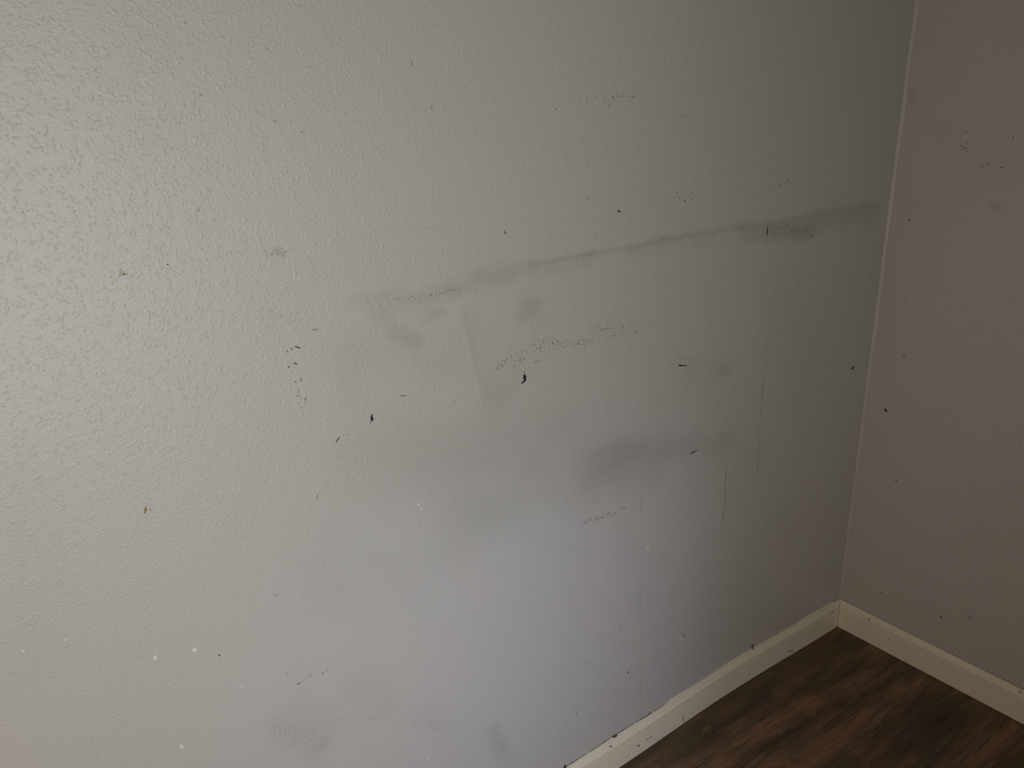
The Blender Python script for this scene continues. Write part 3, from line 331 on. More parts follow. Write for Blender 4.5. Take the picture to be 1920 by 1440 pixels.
  ('speck', 'L', [(-1.37209, 0.95911), (-1.37256, 0.95928), (-1.37272, 0.95881), (-1.37242, 0.95867), (-1.37209, 0.9581), (-1.3719, 0.95804), (-1.37158, 0.958), (-1.37142, 0.95828), (-1.3715, 0.95848), (-1.37189, 0.95902)], 'grey'),
  ('speck', 'L', [(-1.3686, 0.95756), (-1.36894, 0.95729), (-1.36933, 0.95708), (-1.36901, 0.95693), (-1.36865, 0.95638), (-1.3685, 0.95624), (-1.36815, 0.95625), (-1.36815, 0.95655), (-1.36804, 0.95677), (-1.36842, 0.95732)], 'grey'),
  ('speck', 'L', [(-1.37462, 0.96062), (-1.37503, 0.96069), (-1.37514, 0.96031), (-1.37498, 0.96015), (-1.3747, 0.95954), (-1.37444, 0.95954), (-1.37414, 0.95952), (-1.37407, 0.95978), (-1.37397, 0.96003), (-1.37456, 0.96043)], 'grey'),
  ('speck', 'L', [(-1.36663, 0.96033), (-1.36712, 0.96045), (-1.36723, 0.95998), (-1.36699, 0.95984), (-1.36661, 0.95929), (-1.36644, 0.95926), (-1.36612, 0.95914), (-1.36606, 0.95946), (-1.36598, 0.9597), (-1.36642, 0.96021)], 'grey'),
  ('speck', 'L', [(-0.70276, 0.90093), (-0.70335, 0.90062), (-0.70278, 0.90012), (-0.70263, 0.89979), (-0.70133, 0.89927), (-0.70101, 0.8994), (-0.70065, 0.89957), (-0.70081, 0.89996), (-0.70109, 0.90004), (-0.70236, 0.90063)], 'grey'),
  ('speck', 'L', [(-0.66528, 0.89154), (-0.66581, 0.89126), (-0.66563, 0.89063), (-0.66514, 0.89052), (-0.66379, 0.89007), (-0.6634, 0.88983), (-0.66313, 0.89022), (-0.66313, 0.89072), (-0.66358, 0.89074), (-0.66485, 0.89148)], 'grey'),
  ('speck', 'L', [(-0.71424, 0.90882), (-0.71475, 0.90857), (-0.71433, 0.9081), (-0.71416, 0.90779), (-0.71284, 0.90739), (-0.71257, 0.90743), (-0.71195, 0.90748), (-0.71233, 0.90799), (-0.7126, 0.90816), (-0.71389, 0.90863)], 'grey'),
  ('speck', 'L', [(-1.5035, 1.22967), (-1.50406, 1.22917), (-1.50403, 1.22867), (-1.50408, 1.22825), (-1.50339, 1.22816), (-1.50308, 1.22808), (-1.50277, 1.22798), (-1.50268, 1.22849), (-1.50274, 1.22906), (-1.50308, 1.22893), (-1.50295, 1.2288), (-1.50333, 1.22918)], 'grey2'),
  ('speck', 'L', [(-1.49559, 1.22368), (-1.49618, 1.22335), (-1.49648, 1.22267), (-1.49617, 1.22236), (-1.49579, 1.22215), (-1.49548, 1.22202), (-1.49511, 1.22207), (-1.49462, 1.22237), (-1.49482, 1.22283), (-1.49498, 1.22294), (-1.49508, 1.22319), (-1.49534, 1.22341)], 'grey2'),
  ('speck', 'L', [(-1.49232, 1.22466), (-1.4931, 1.22464), (-1.49337, 1.22397), (-1.49329, 1.22361), (-1.49279, 1.223), (-1.49199, 1.22316), (-1.49172, 1.22326), (-1.49164, 1.22377), (-1.49198, 1.22416), (-1.49231, 1.2243), (-1.49197, 1.2242), (-1.49221, 1.22428)], 'grey2'),
  ('speck', 'L', [(-1.47655, 1.22479), (-1.47717, 1.22446), (-1.47724, 1.22378), (-1.47694, 1.22357), (-1.4764, 1.22331), (-1.47636, 1.22332), (-1.47612, 1.22299), (-1.47547, 1.22334), (-1.47566, 1.22389), (-1.47576, 1.22409), (-1.47587, 1.22408), (-1.47609, 1.22483)], 'grey2'),
  ('speck', 'L', [(-1.47244, 1.22591), (-1.47241, 1.22542), (-1.472, 1.22509), (-1.47159, 1.22493), (-1.47221, 1.22517), (-1.47169, 1.22505), (-1.47166, 1.22453), (-1.47114, 1.22499), (-1.47078, 1.22542), (-1.47108, 1.22559), (-1.47161, 1.22604), (-1.47236, 1.2263)], 'grey2'),
  ('speck', 'L', [(-1.48108, 1.22942), (-1.48183, 1.2294), (-1.48191, 1.22862), (-1.48165, 1.22833), (-1.48106, 1.22796), (-1.48046, 1.22823), (-1.47999, 1.22815), (-1.47998, 1.22887), (-1.48064, 1.22892), (-1.48102, 1.22915), (-1.48037, 1.22898), (-1.48077, 1.22932)], 'grey2'),
  ('speck', 'L', [(-1.48766, 1.22242), (-1.48813, 1.22234), (-1.4882, 1.22192), (-1.48822, 1.22166), (-1.48801, 1.22134), (-1.48743, 1.22133), (-1.48721, 1.22088), (-1.48695, 1.22149), (-1.48691, 1.22187), (-1.48712, 1.22195), (-1.48723, 1.22249), (-1.48746, 1.22228)], 'grey2'),
  ('speck', 'L', [(-0.35804, 1.13875), (-0.35972, 1.13909), (-0.35932, 1.13801), (-0.35909, 1.13746), (-0.35762, 1.13699), (-0.35705, 1.13661), (-0.35631, 1.13712), (-0.35586, 1.13762), (-0.35611, 1.13808), (-0.35724, 1.1388)], 'grey'),
  ('speck', 'L', [(-0.3408, 1.13307), (-0.34175, 1.13235), (-0.34186, 1.13178), (-0.3416, 1.13144), (-0.34033, 1.1308), (-0.33987, 1.13044), (-0.33853, 1.13049), (-0.33847, 1.13137), (-0.33914, 1.13166), (-0.34024, 1.13241)], 'grey'),
  ('speck', 'L', [(-0.31054, 1.12475), (-0.31213, 1.12504), (-0.31168, 1.12404), (-0.31152, 1.12352), (-0.31018, 1.12291), (-0.3095, 1.12268), (-0.30833, 1.12286), (-0.30797, 1.12366), (-0.30861, 1.12404), (-0.30948, 1.12499)], 'grey'),
  ('speck', 'L', [(-0.30021, 1.11842), (-0.30153, 1.11806), (-0.30146, 1.11723), (-0.30095, 1.11693), (-0.29994, 1.11608), (-0.29918, 1.11621), (-0.2984, 1.11625), (-0.29796, 1.11681), (-0.29849, 1.11712), (-0.29951, 1.11797)], 'grey'),
  ('speck', 'L', [(-0.2916, 1.11028), (-0.29301, 1.11032), (-0.2929, 1.10941), (-0.29263, 1.10888), (-0.29126, 1.10828), (-0.29054, 1.10821), (-0.2892, 1.10811), (-0.28926, 1.10899), (-0.29002, 1.10917), (-0.29066, 1.1103)], 'grey'),
  ('speck', 'L', [(-0.29004, 1.11282), (-0.29096, 1.11214), (-0.2911, 1.11157), (-0.29102, 1.11108), (-0.28945, 1.11062), (-0.28901, 1.11045), (-0.28763, 1.11022), (-0.28784, 1.11111), (-0.28824, 1.11149), (-0.28935, 1.11228)], 'grey'),
  ('speck', 'L', [(-0.3625, 1.13253), (-0.36348, 1.13245), (-0.36371, 1.13179), (-0.36324, 1.13146), (-0.36195, 1.13086), (-0.3615, 1.1306), (-0.36054, 1.13075), (-0.36043, 1.13138), (-0.36051, 1.1319), (-0.36169, 1.13258)], 'grey'),
  ('speck', 'L', [(-0.38026, 1.14458), (-0.3814, 1.1444), (-0.38179, 1.14362), (-0.38089, 1.14343), (-0.38004, 1.14253), (-0.37929, 1.14256), (-0.37855, 1.14275), (-0.37781, 1.14331), (-0.37852, 1.14362), (-0.37931, 1.14456)], 'grey'),
  ('speck', 'L', [(-0.31905, 1.13254), (-0.32021, 1.13249), (-0.32035, 1.13171), (-0.32, 1.13125), (-0.31858, 1.13071), (-0.31799, 1.13075), (-0.31695, 1.13061), (-0.31685, 1.13132), (-0.3171, 1.13178), (-0.31819, 1.13256)], 'grey'),
  ('speck', 'L', [(-0.42994, 1.14776), (-0.43115, 1.1474), (-0.43139, 1.14661), (-0.43065, 1.14637), (-0.42962, 1.14563), (-0.42906, 1.1454), (-0.42797, 1.14554), (-0.42813, 1.14622), (-0.42838, 1.14652), (-0.42959, 1.14713)], 'grey'),
  ('speck', 'L', [(-0.41009, 1.14359), (-0.41119, 1.14306), (-0.41155, 1.14234), (-0.41087, 1.14206), (-0.40967, 1.14143), (-0.40917, 1.14133), (-0.40835, 1.1414), (-0.40791, 1.14199), (-0.40865, 1.14216), (-0.40919, 1.14326)], 'grey'),
  ('speck', 'L', [(-0.41204, 1.14477), (-0.41325, 1.14443), (-0.41306, 1.14369), (-0.41283, 1.14334), (-0.41192, 1.1425), (-0.41112, 1.14255), (-0.41027, 1.14269), (-0.41042, 1.14321), (-0.41023, 1.14371), (-0.4111, 1.14458)], 'grey'),
  ('speck', 'L', [(-1.02408, 1.01512), (-1.02404, 1.01423), (-1.02301, 1.01433), (-1.02274, 1.0145), (-1.02197, 1.01492), (-1.02198, 1.01508), (-1.02152, 1.01512), (-1.0214, 1.01591), (-1.02233, 1.01625), (-1.02295, 1.01665), (-1.0238, 1.01655), (-1.02453, 1.01581)], 'grey2'),
  ('speck', 'L', [(-1.02132, 1.01228), (-1.02236, 1.01201), (-1.02155, 1.01112), (-1.02114, 1.01035), (-1.02022, 1.01092), (-1.01888, 1.01103), (-1.01858, 1.01128), (-1.01888, 1.01193), (-1.01936, 1.01253), (-1.01996, 1.01276), (-1.02067, 1.01204), (-1.0209, 1.01248)], 'grey2'),
  ('speck', 'L', [(-1.01342, 1.01144), (-1.0138, 1.01067), (-1.01266, 1.00989), (-1.01215, 1.01017), (-1.01141, 1.01062), (-1.01031, 1.01073), (-1.00997, 1.01091), (-1.00971, 1.0116), (-1.01056, 1.01212), (-1.01101, 1.01219), (-1.01223, 1.01204), (-1.01361, 1.01231)], 'grey2'),
  ('speck', 'L', [(-1.00379, 1.00676), (-1.00436, 1.00609), (-1.00328, 1.0053), (-1.00284, 1.00568), (-1.00122, 1.00547), (-1.00071, 1.00632), (-1.00056, 1.00677), (-1.00145, 1.00739), (-1.00228, 1.00773), (-1.00279, 1.00761), (-1.00268, 1.00716), (-1.0036, 1.00709)], 'grey2'),
  ('speck', 'L', [(-0.99176, 1.00124), (-0.99189, 1.00033), (-0.99203, 0.99923), (-0.99119, 0.99938), (-0.99059, 0.99893), (-0.99041, 0.99938), (-0.9901, 0.99894), (-0.98903, 0.99904), (-0.98936, 0.9999), (-0.98962, 1.0002), (-0.99014, 1.00063), (-0.9911, 1.0007)], 'grey2'),
  ('speck', 'L', [(-0.97128, 0.99936), (-0.97115, 0.99855), (-0.97019, 0.99836), (-0.96937, 0.998), (-0.96973, 0.9986), (-0.96903, 0.99817), (-0.96858, 0.99828), (-0.96777, 0.99856), (-0.96827, 0.99934), (-0.96869, 0.99952), (-0.97005, 0.99995), (-0.97113, 0.99972)], 'grey2'),
  ('speck', 'L', [(-0.96531, 1.00068), (-0.96654, 1.00089), (-0.96663, 0.99988), (-0.96642, 0.99929), (-0.96512, 0.99888), (-0.96359, 0.99888), (-0.96322, 0.99875), (-0.96289, 0.9992), (-0.96337, 0.99966), (-0.96366, 0.99988), (-0.9648, 1.00003), (-0.96442, 1.00076)], 'grey2'),
  ('speck', 'L', [(-0.95072, 1.00501), (-0.95131, 1.00433), (-0.95149, 1.00365), (-0.95103, 1.00338), (-0.95076, 1.00326), (-0.95103, 1.00302), (-0.95053, 1.00264), (-0.94953, 1.00214), (-0.94892, 1.00269), (-0.94872, 1.00309), (-0.94946, 1.00385), (-0.9502, 1.00452)], 'grey2'),
  ('speck', 'L', [(-0.94497, 1.00022), (-0.94592, 0.99932), (-0.94524, 0.99808), (-0.94442, 0.99818), (-0.94451, 0.99805), (-0.94408, 0.99761), (-0.94379, 0.9971), (-0.94269, 0.99716), (-0.94239, 0.99773), (-0.94208, 0.99817), (-0.94278, 0.99932), (-0.94415, 0.99966)], 'grey2'),
  ('speck', 'L', [(-0.89894, 1.01547), (-0.89996, 1.01529), (-0.89952, 1.01433), (-0.89912, 1.01362), (-0.89798, 1.01407), (-0.89671, 1.01417), (-0.8961, 1.01411), (-0.89631, 1.01492), (-0.89702, 1.01553), (-0.89761, 1.0157), (-0.89843, 1.01554), (-0.89847, 1.01547)], 'grey2'),
  ('speck', 'L', [(-0.88933, 1.01534), (-0.89067, 1.01498), (-0.89059, 1.014), (-0.89047, 1.0134), (-0.88906, 1.01309), (-0.88777, 1.01257), (-0.88754, 1.01306), (-0.88688, 1.01338), (-0.88764, 1.01388), (-0.88798, 1.01408), (-0.88851, 1.01467), (-0.88877, 1.01474)], 'grey2'),
  ('speck', 'L', [(-0.91039, 1.01558), (-0.91057, 1.01436), (-0.90904, 1.0137), (-0.90839, 1.01375), (-0.90771, 1.01398), (-0.90674, 1.01388), (-0.90612, 1.01353), (-0.90535, 1.01417), (-0.90614, 1.01488), (-0.90641, 1.0153), (-0.90811, 1.01585), (-0.9098, 1.01586)], 'grey2'),
  ('speck', 'L', [(-0.8857, 0.99954), (-0.88674, 0.99892), (-0.88578, 0.99796), (-0.88529, 0.99774), (-0.88517, 0.9976), (-0.88454, 0.99726), (-0.88402, 0.99747), (-0.88354, 0.99767), (-0.88362, 0.99815), (-0.88383, 0.99842), (-0.88441, 0.99923), (-0.88505, 0.99902)], 'grey2'),
  ('speck', 'L', [(-0.88007, 0.99884), (-0.87977, 0.99756), (-0.87827, 0.99729), (-0.87752, 0.99717), (-0.87677, 0.99777), (-0.87644, 0.9977), (-0.87601, 0.99796), (-0.87568, 0.99861), (-0.87636, 0.99932), (-0.8768, 0.99911), (-0.87833, 0.99992), (-0.87934, 0.999)], 'grey2'),
  ('speck', 'L', [(-0.8571, 1.01233), (-0.8574, 1.01123), (-0.85685, 1.01015), (-0.8561, 1.01032), (-0.8545, 1.01019), (-0.85294, 1.01043), (-0.85259, 1.01077), (-0.85318, 1.0116), (-0.85406, 1.01203), (-0.85476, 1.01218), (-0.8552, 1.01151), (-0.8562, 1.0122)], 'grey2'),
  ('speck', 'L', [(-0.81981, 0.99517), (-0.82132, 0.99497), (-0.821, 0.9936), (-0.81995, 0.99353), (-0.81905, 0.99274), (-0.81867, 0.99296), (-0.81822, 0.99263), (-0.81728, 0.99283), (-0.81737, 0.99359), (-0.81759, 0.99406), (-0.8179, 0.99445), (-0.81903, 0.99507)], 'grey2'),
  ('speck', 'L', [(-1.07, 1.01692), (-1.07054, 1.01637), (-1.06987, 1.01542), (-1.06922, 1.01536), (-1.0684, 1.01562), (-1.06771, 1.01565), (-1.06766, 1.01612), (-1.06743, 1.0166), (-1.06805, 1.01693), (-1.06835, 1.01695), (-1.0689, 1.017), (-1.06968, 1.0171)], 'grey2'),
  ('speck', 'L', [(-1.06374, 1.01714), (-1.06343, 1.01605), (-1.06204, 1.01581), (-1.06184, 1.01632), (-1.06152, 1.01661), (-1.06058, 1.01671), (-1.06044, 1.01717), (-1.06015, 1.01774), (-1.06092, 1.01806), (-1.0612, 1.01806), (-1.06262, 1.01801), (-1.06332, 1.01736)], 'grey2'),
  ('speck', 'L', [(-1.04913, 1.00993), (-1.0503, 1.00938), (-1.05018, 1.00819), (-1.04944, 1.00796), (-1.04833, 1.00771), (-1.04729, 1.00784), (-1.0467, 1.00754), (-1.0464, 1.00829), (-1.04726, 1.00874), (-1.04764, 1.00894), (-1.04823, 1.00908), (-1.04856, 1.00931)], 'grey2'),
  ('speck', 'L', [(-1.13723, 0.99737), (-1.1368, 0.99651), (-1.13613, 0.99565), (-1.13537, 0.9955), (-1.13501, 0.99635), (-1.13443, 0.99676), (-1.13399, 0.99682), (-1.13421, 0.99755), (-1.13491, 0.99803), (-1.13521, 0.99782), (-1.13604, 0.99781), (-1.13685, 0.9977)], 'grey2'),
  ('speck', 'L', [(-1.14064, 0.99146), (-1.14012, 0.99068), (-1.13921, 0.98987), (-1.13912, 0.99058), (-1.13846, 0.9908), (-1.13758, 0.9912), (-1.13705, 0.99103), (-1.13722, 0.99175), (-1.13764, 0.99228), (-1.138, 0.99226), (-1.13944, 0.99233), (-1.14013, 0.99158)], 'grey2'),
  ('speck', 'L', [(-1.12494, 1.00087), (-1.125, 0.99993), (-1.12388, 0.99992), (-1.123, 0.9996), (-1.12337, 1.00061), (-1.12246, 0.99995), (-1.12199, 1.00012), (-1.12158, 1.00072), (-1.12197, 1.00144), (-1.1224, 1.00186), (-1.12403, 1.00213), (-1.12469, 1.00107)], 'grey2'),
  ('speck', 'L', [(-1.12173, 1.00369), (-1.12171, 1.00271), (-1.12123, 1.00184), (-1.12073, 1.00211), (-1.11956, 1.00203), (-1.11859, 1.00212), (-1.11833, 1.00241), (-1.11813, 1.00317), (-1.11905, 1.00373), (-1.11943, 1.00352), (-1.12012, 1.00347), (-1.12114, 1.00388)], 'grey2'),
  ('speck', 'L', [(-1.10018, 0.99728), (-1.10151, 0.99738), (-1.10126, 0.99611), (-1.10039, 0.99611), (-1.09946, 0.99571), (-1.09858, 0.99567), (-1.09814, 0.99563), (-1.0979, 0.99631), (-1.09859, 0.99702), (-1.099, 0.9968), (-1.09931, 0.99721), (-1.09962, 0.99738)], 'grey2'),
  ('speck', 'L', [(-1.09305, 0.99471), (-1.09303, 0.994), (-1.0926, 0.9932), (-1.09215, 0.99345), (-1.09108, 0.99343), (-1.09051, 0.99348), (-1.09009, 0.99368), (-1.09019, 0.99462), (-1.09119, 0.99503), (-1.09177, 0.99514), (-1.09186, 0.99515), (-1.09271, 0.99505)], 'grey2'),
  ('speck', 'L', [(-1.08467, 0.9961), (-1.08519, 0.99556), (-1.08558, 0.99466), (-1.08498, 0.99417), (-1.08367, 0.99414), (-1.08308, 0.99491), (-1.0825, 0.99493), (-1.08283, 0.99579), (-1.08381, 0.99619), (-1.08405, 0.99584), (-1.08433, 0.99581), (-1.08404, 0.99615)], 'grey2'),
  ('speck', 'L', [(-1.06127, 0.98536), (-1.06189, 0.98481), (-1.06132, 0.98377), (-1.06067, 0.98386), (-1.05959, 0.98381), (-1.0586, 0.98436), (-1.0588, 0.98488), (-1.05863, 0.98559), (-1.05962, 0.98586), (-1.05997, 0.98569), (-1.06077, 0.98564), (-1.06086, 0.98547)], 'grey2'),
  ('speck', 'L', [(-1.05283, 0.98649), (-1.05181, 0.98563), (-1.0505, 0.98553), (-1.05041, 0.98609), (-1.05052, 0.98664), (-1.05004, 0.98648), (-1.05002, 0.98704), (-1.04947, 0.98752), (-1.05035, 0.9879), (-1.05087, 0.98838), (-1.05208, 0.988), (-1.05248, 0.98692)], 'grey2'),
  ('speck', 'L', [(-1.05754, 0.98648), (-1.05839, 0.98625), (-1.05829, 0.98512), (-1.05749, 0.98511), (-1.05668, 0.98464), (-1.05547, 0.98491), (-1.05496, 0.98475), (-1.05479, 0.98545), (-1.05531, 0.98596), (-1.05569, 0.9864), (-1.05672, 0.98671), (-1.05702, 0.98692)], 'grey2'),
  ('speck', 'L', [(-1.10451, 0.98788), (-1.10488, 0.98696), (-1.10387, 0.986), (-1.10317, 0.98598), (-1.10232, 0.98629), (-1.10189, 0.98685), (-1.10179, 0.98716), (-1.10179, 0.98782), (-1.10256, 0.98799), (-1.10281, 0.98789), (-1.10329, 0.98791), (-1.10417, 0.98841)], 'grey2'),
  ('speck', 'L', [(-1.09336, 0.99889), (-1.09321, 0.99774), (-1.09261, 0.99688), (-1.09199, 0.99668), (-1.09093, 0.99659), (-1.09016, 0.99713), (-1.08984, 0.99712), (-1.08928, 0.99749), (-1.08982, 0.99816), (-1.09022, 0.99806), (-1.09131, 0.99865), (-1.09266, 0.99907)], 'grey2'),
  ('speck', 'L', [(-0.9989, 1.00038), (-0.9997, 0.99983), (-0.99906, 0.99866), (-0.99833, 0.99908), (-0.99735, 0.99878), (-0.99659, 0.99877), (-0.99599, 0.99838), (-0.99543, 0.9991), (-0.99621, 0.99975), (-0.99657, 0.99979), (-0.99741, 1.00026), (-0.99845, 1.00058)], 'grey2'),
  ('speck', 'L', [(-0.93324, 0.64401), (-0.9332, 0.64305), (-0.93236, 0.64246), (-0.93182, 0.64198), (-0.92937, 0.64262), (-0.92909, 0.64258), (-0.92902, 0.64302), (-0.92941, 0.64378), (-0.92992, 0.64391), (-0.93253, 0.64366)], 'grey'),
  ('speck', 'L', [(-0.88842, 0.64003), (-0.88847, 0.63941), (-0.88794, 0.6383), (-0.88745, 0.6387), (-0.88468, 0.63881), (-0.88434, 0.6388), (-0.88436, 0.63936), (-0.88483, 0.63995), (-0.88522, 0.64002), (-0.88809, 0.64015)], 'grey'),
  ('speck', 'L', [(-0.88268, 0.6415), (-0.88338, 0.64098), (-0.88227, 0.64009), (-0.8818, 0.64024), (-0.87902, 0.64036), (-0.87846, 0.64015), (-0.87881, 0.64092), (-0.87917, 0.64158), (-0.87959, 0.64165), (-0.88254, 0.6419)], 'grey'),
  ('speck', 'L', [(-0.87838, 0.63549), (-0.87857, 0.63483), (-0.87776, 0.63431), (-0.87728, 0.63391), (-0.87452, 0.63411), (-0.87401, 0.634), (-0.87395, 0.63476), (-0.87469, 0.63554), (-0.87506, 0.63532), (-0.87809, 0.63573)], 'grey'),
  ('speck', 'L', [(-0.89679, 0.63823), (-0.89683, 0.63765), (-0.89633, 0.63677), (-0.89585, 0.63687), (-0.89309, 0.63697), (-0.89296, 0.63721), (-0.89272, 0.6376), (-0.89331, 0.63797), (-0.89367, 0.63828), (-0.89662, 0.63862)], 'grey'),
  ('speck', 'L', [(-0.90279, 0.63822), (-0.90302, 0.63726), (-0.90194, 0.63633), (-0.90151, 0.6366), (-0.89864, 0.63641), (-0.89857, 0.63681), (-0.89817, 0.6372), (-0.89892, 0.63762), (-0.8993, 0.63793), (-0.90228, 0.63836)], 'grey'),
  ('speck', 'L', [(-0.94378, 0.6406), (-0.94432, 0.63992), (-0.94326, 0.6389), (-0.94264, 0.63885), (-0.94009, 0.63921), (-0.93974, 0.63926), (-0.93944, 0.63988), (-0.94032, 0.64027), (-0.94066, 0.64056), (-0.94363, 0.64119)], 'grey'),
  ('speck', 'L', [(-0.86703, 0.63522), (-0.86693, 0.6344), (-0.8663, 0.63353), (-0.86578, 0.63354), (-0.86285, 0.63341), (-0.86285, 0.63394), (-0.86255, 0.63433), (-0.86317, 0.63497), (-0.86351, 0.63488), (-0.86659, 0.63533)], 'grey'),
  ('speck', 'L', [(-0.84657, 0.6387), (-0.84708, 0.63806), (-0.846, 0.63723), (-0.84528, 0.63674), (-0.8425, 0.63705), (-0.84239, 0.63747), (-0.84202, 0.63797), (-0.84286, 0.63843), (-0.84338, 0.63896), (-0.84643, 0.63923)], 'grey'),
  ('speck', 'L', [(-0.841, 0.6382), (-0.84103, 0.63724), (-0.84013, 0.63608), (-0.83966, 0.63658), (-0.83672, 0.63658), (-0.83655, 0.63674), (-0.83641, 0.63715), (-0.83688, 0.63788), (-0.83743, 0.6381), (-0.84045, 0.6383)], 'grey'),
  ('speck', 'L', [(-0.91505, 0.63877), (-0.91506, 0.63807), (-0.91448, 0.63712), (-0.91379, 0.63681), (-0.91125, 0.63733), (-0.91095, 0.63744), (-0.91074, 0.63803), (-0.91149, 0.63849), (-0.91188, 0.63877), (-0.91485, 0.63928)], 'grey'),
  ('speck', 'L', [(-0.93983, 0.64272), (-0.94015, 0.64195), (-0.93913, 0.64145), (-0.93873, 0.64117), (-0.93613, 0.64144), (-0.93574, 0.64134), (-0.9354, 0.64192), (-0.93621, 0.64268), (-0.93652, 0.64235), (-0.93928, 0.64249)], 'grey'),
  ('speck', 'L', [(-0.87391, 1.40628), (-0.87436, 1.40585), (-0.87436, 1.40534), (-0.87412, 1.40496), (-0.87313, 1.4047), (-0.87255, 1.40469), (-0.87189, 1.40518), (-0.872, 1.40583), (-0.87252, 1.40586), (-0.87335, 1.40644)], 'grey'),
  ('speck', 'L', [(-0.85034, 1.40612), (-0.85113, 1.40592), (-0.85076, 1.40537), (-0.85047, 1.40519), (-0.84956, 1.40472), (-0.84907, 1.40496), (-0.8487, 1.40527), (-0.84841, 1.40584), (-0.84899, 1.40581), (-0.84994, 1.4062)], 'grey'),
  ('speck', 'L', [(-0.84658, 1.40572), (-0.84735, 1.40543), (-0.84732, 1.4047), (-0.84667, 1.40472), (-0.84576, 1.40425), (-0.84521, 1.40422), (-0.8445, 1.40467), (-0.84467, 1.40532), (-0.84525, 1.40522), (-0.84618, 1.40565)], 'grey'),
  ('speck', 'L', [(-0.86541, 1.40723), (-0.86576, 1.40652), (-0.86596, 1.40593), (-0.86541, 1.4059), (-0.86446, 1.40554), (-0.86401, 1.40555), (-0.86313, 1.40581), (-0.86335, 1.40654), (-0.86399, 1.40643), (-0.86485, 1.40696)], 'grey'),
  ('speck', 'L', [(-0.95157, 1.40453), (-0.95217, 1.40411), (-0.95216, 1.40346), (-0.95173, 1.40326), (-0.95081, 1.40302), (-0.95037, 1.40312), (-0.94954, 1.40336), (-0.9498, 1.40402), (-0.95019, 1.40422), (-0.95118, 1.40434)], 'grey'),
  ('speck', 'L', [(-0.91211, 1.3973), (-0.91248, 1.39671), (-0.91236, 1.3963), (-0.91216, 1.39607), (-0.91121, 1.3958), (-0.91088, 1.39594), (-0.9105, 1.39615), (-0.91038, 1.39661), (-0.91066, 1.39687), (-0.9115, 1.39734)], 'grey'),
  ('speck', 'L', [(-0.90133, 1.39221), (-0.90197, 1.3916), (-0.9018, 1.39096), (-0.90135, 1.39088), (-0.90032, 1.39072), (-0.89998, 1.39048), (-0.89932, 1.39085), (-0.89967, 1.39134), (-0.89983, 1.39167), (-0.90078, 1.39197)], 'grey'),
  ('speck', 'L', [(-0.89337, 1.40691), (-0.89409, 1.4063), (-0.89405, 1.40553), (-0.89353, 1.40529), (-0.89251, 1.40512), (-0.89201, 1.40518), (-0.89113, 1.40549), (-0.89179, 1.40598), (-0.89192, 1.40626), (-0.89272, 1.40685)], 'grey'),
  ('speck', 'L', [(-1.21944, 1.13323), (-1.21925, 1.13251), (-1.21887, 1.13214), (-1.21848, 1.13179), (-1.21762, 1.13187), (-1.2174, 1.13211), (-1.21704, 1.1322), (-1.21673, 1.13282), (-1.21737, 1.13335), (-1.2177, 1.13317), (-1.21814, 1.13349), (-1.21897, 1.13325)], 'grey2'),
  ('speck', 'L', [(-1.2155, 1.13328), (-1.21575, 1.13256), (-1.21494, 1.13196), (-1.21448, 1.13209), (-1.21391, 1.13264), (-1.21378, 1.13223), (-1.2135, 1.1326), (-1.21301, 1.13282), (-1.21318, 1.13348), (-1.21361, 1.13343), (-1.21418, 1.13348), (-1.21526, 1.13362)], 'grey2'),
  ('speck', 'L', [(-1.23303, 1.13146), (-1.23255, 1.13102), (-1.23196, 1.1308), (-1.23182, 1.13106), (-1.23178, 1.13104), (-1.23125, 1.13102), (-1.23087, 1.13083), (-1.23052, 1.13134), (-1.2307, 1.1319), (-1.23106, 1.13184), (-1.23214, 1.13219), (-1.23298, 1.1318)], 'grey2'),
  ('speck', 'L', [(-1.23943, 1.13143), (-1.23966, 1.13083), (-1.23939, 1.13022), (-1.23901, 1.13027), (-1.23819, 1.13017), (-1.2375, 1.13039), (-1.2371, 1.13049), (-1.23732, 1.13116), (-1.23789, 1.13141), (-1.23814, 1.1313), (-1.2385, 1.13117), (-1.23902, 1.13155)], 'grey2'),
  ('speck', 'L', [(-1.24357, 1.13164), (-1.2433, 1.13097), (-1.24265, 1.13084), (-1.24233, 1.13088), (-1.24211, 1.13113), (-1.24176, 1.13103), (-1.24143, 1.13092), (-1.24104, 1.13131), (-1.2411, 1.13194), (-1.24149, 1.13206), (-1.24247, 1.13228), (-1.24343, 1.13201)], 'grey2'),
  ('speck', 'L', [(-1.26114, 1.13249), (-1.26117, 1.13174), (-1.261, 1.13118), (-1.26065, 1.13112), (-1.25993, 1.13082), (-1.25918, 1.13118), (-1.25906, 1.1315), (-1.25907, 1.13196), (-1.25948, 1.13218), (-1.25968, 1.13216), (-1.2603, 1.13203), (-1.26064, 1.13212)], 'grey2'),
  ('speck', 'L', [(-1.22651, 1.13336), (-1.22723, 1.13331), (-1.22693, 1.13268), (-1.22665, 1.13256), (-1.22591, 1.13206), (-1.22493, 1.13248), (-1.2247, 1.13271), (-1.22478, 1.13327), (-1.22527, 1.13383), (-1.22549, 1.13343), (-1.22626, 1.13315), (-1.22604, 1.13373)], 'grey2'),
  ('speck', 'L', [(-1.24893, 1.13155), (-1.24891, 1.13102), (-1.24831, 1.13101), (-1.24776, 1.13079), (-1.24794, 1.13117), (-1.24738, 1.13085), (-1.24697, 1.13088), (-1.24664, 1.13143), (-1.24708, 1.13183), (-1.24725, 1.1322), (-1.24823, 1.13211), (-1.2492, 1.13207)], 'grey2'),
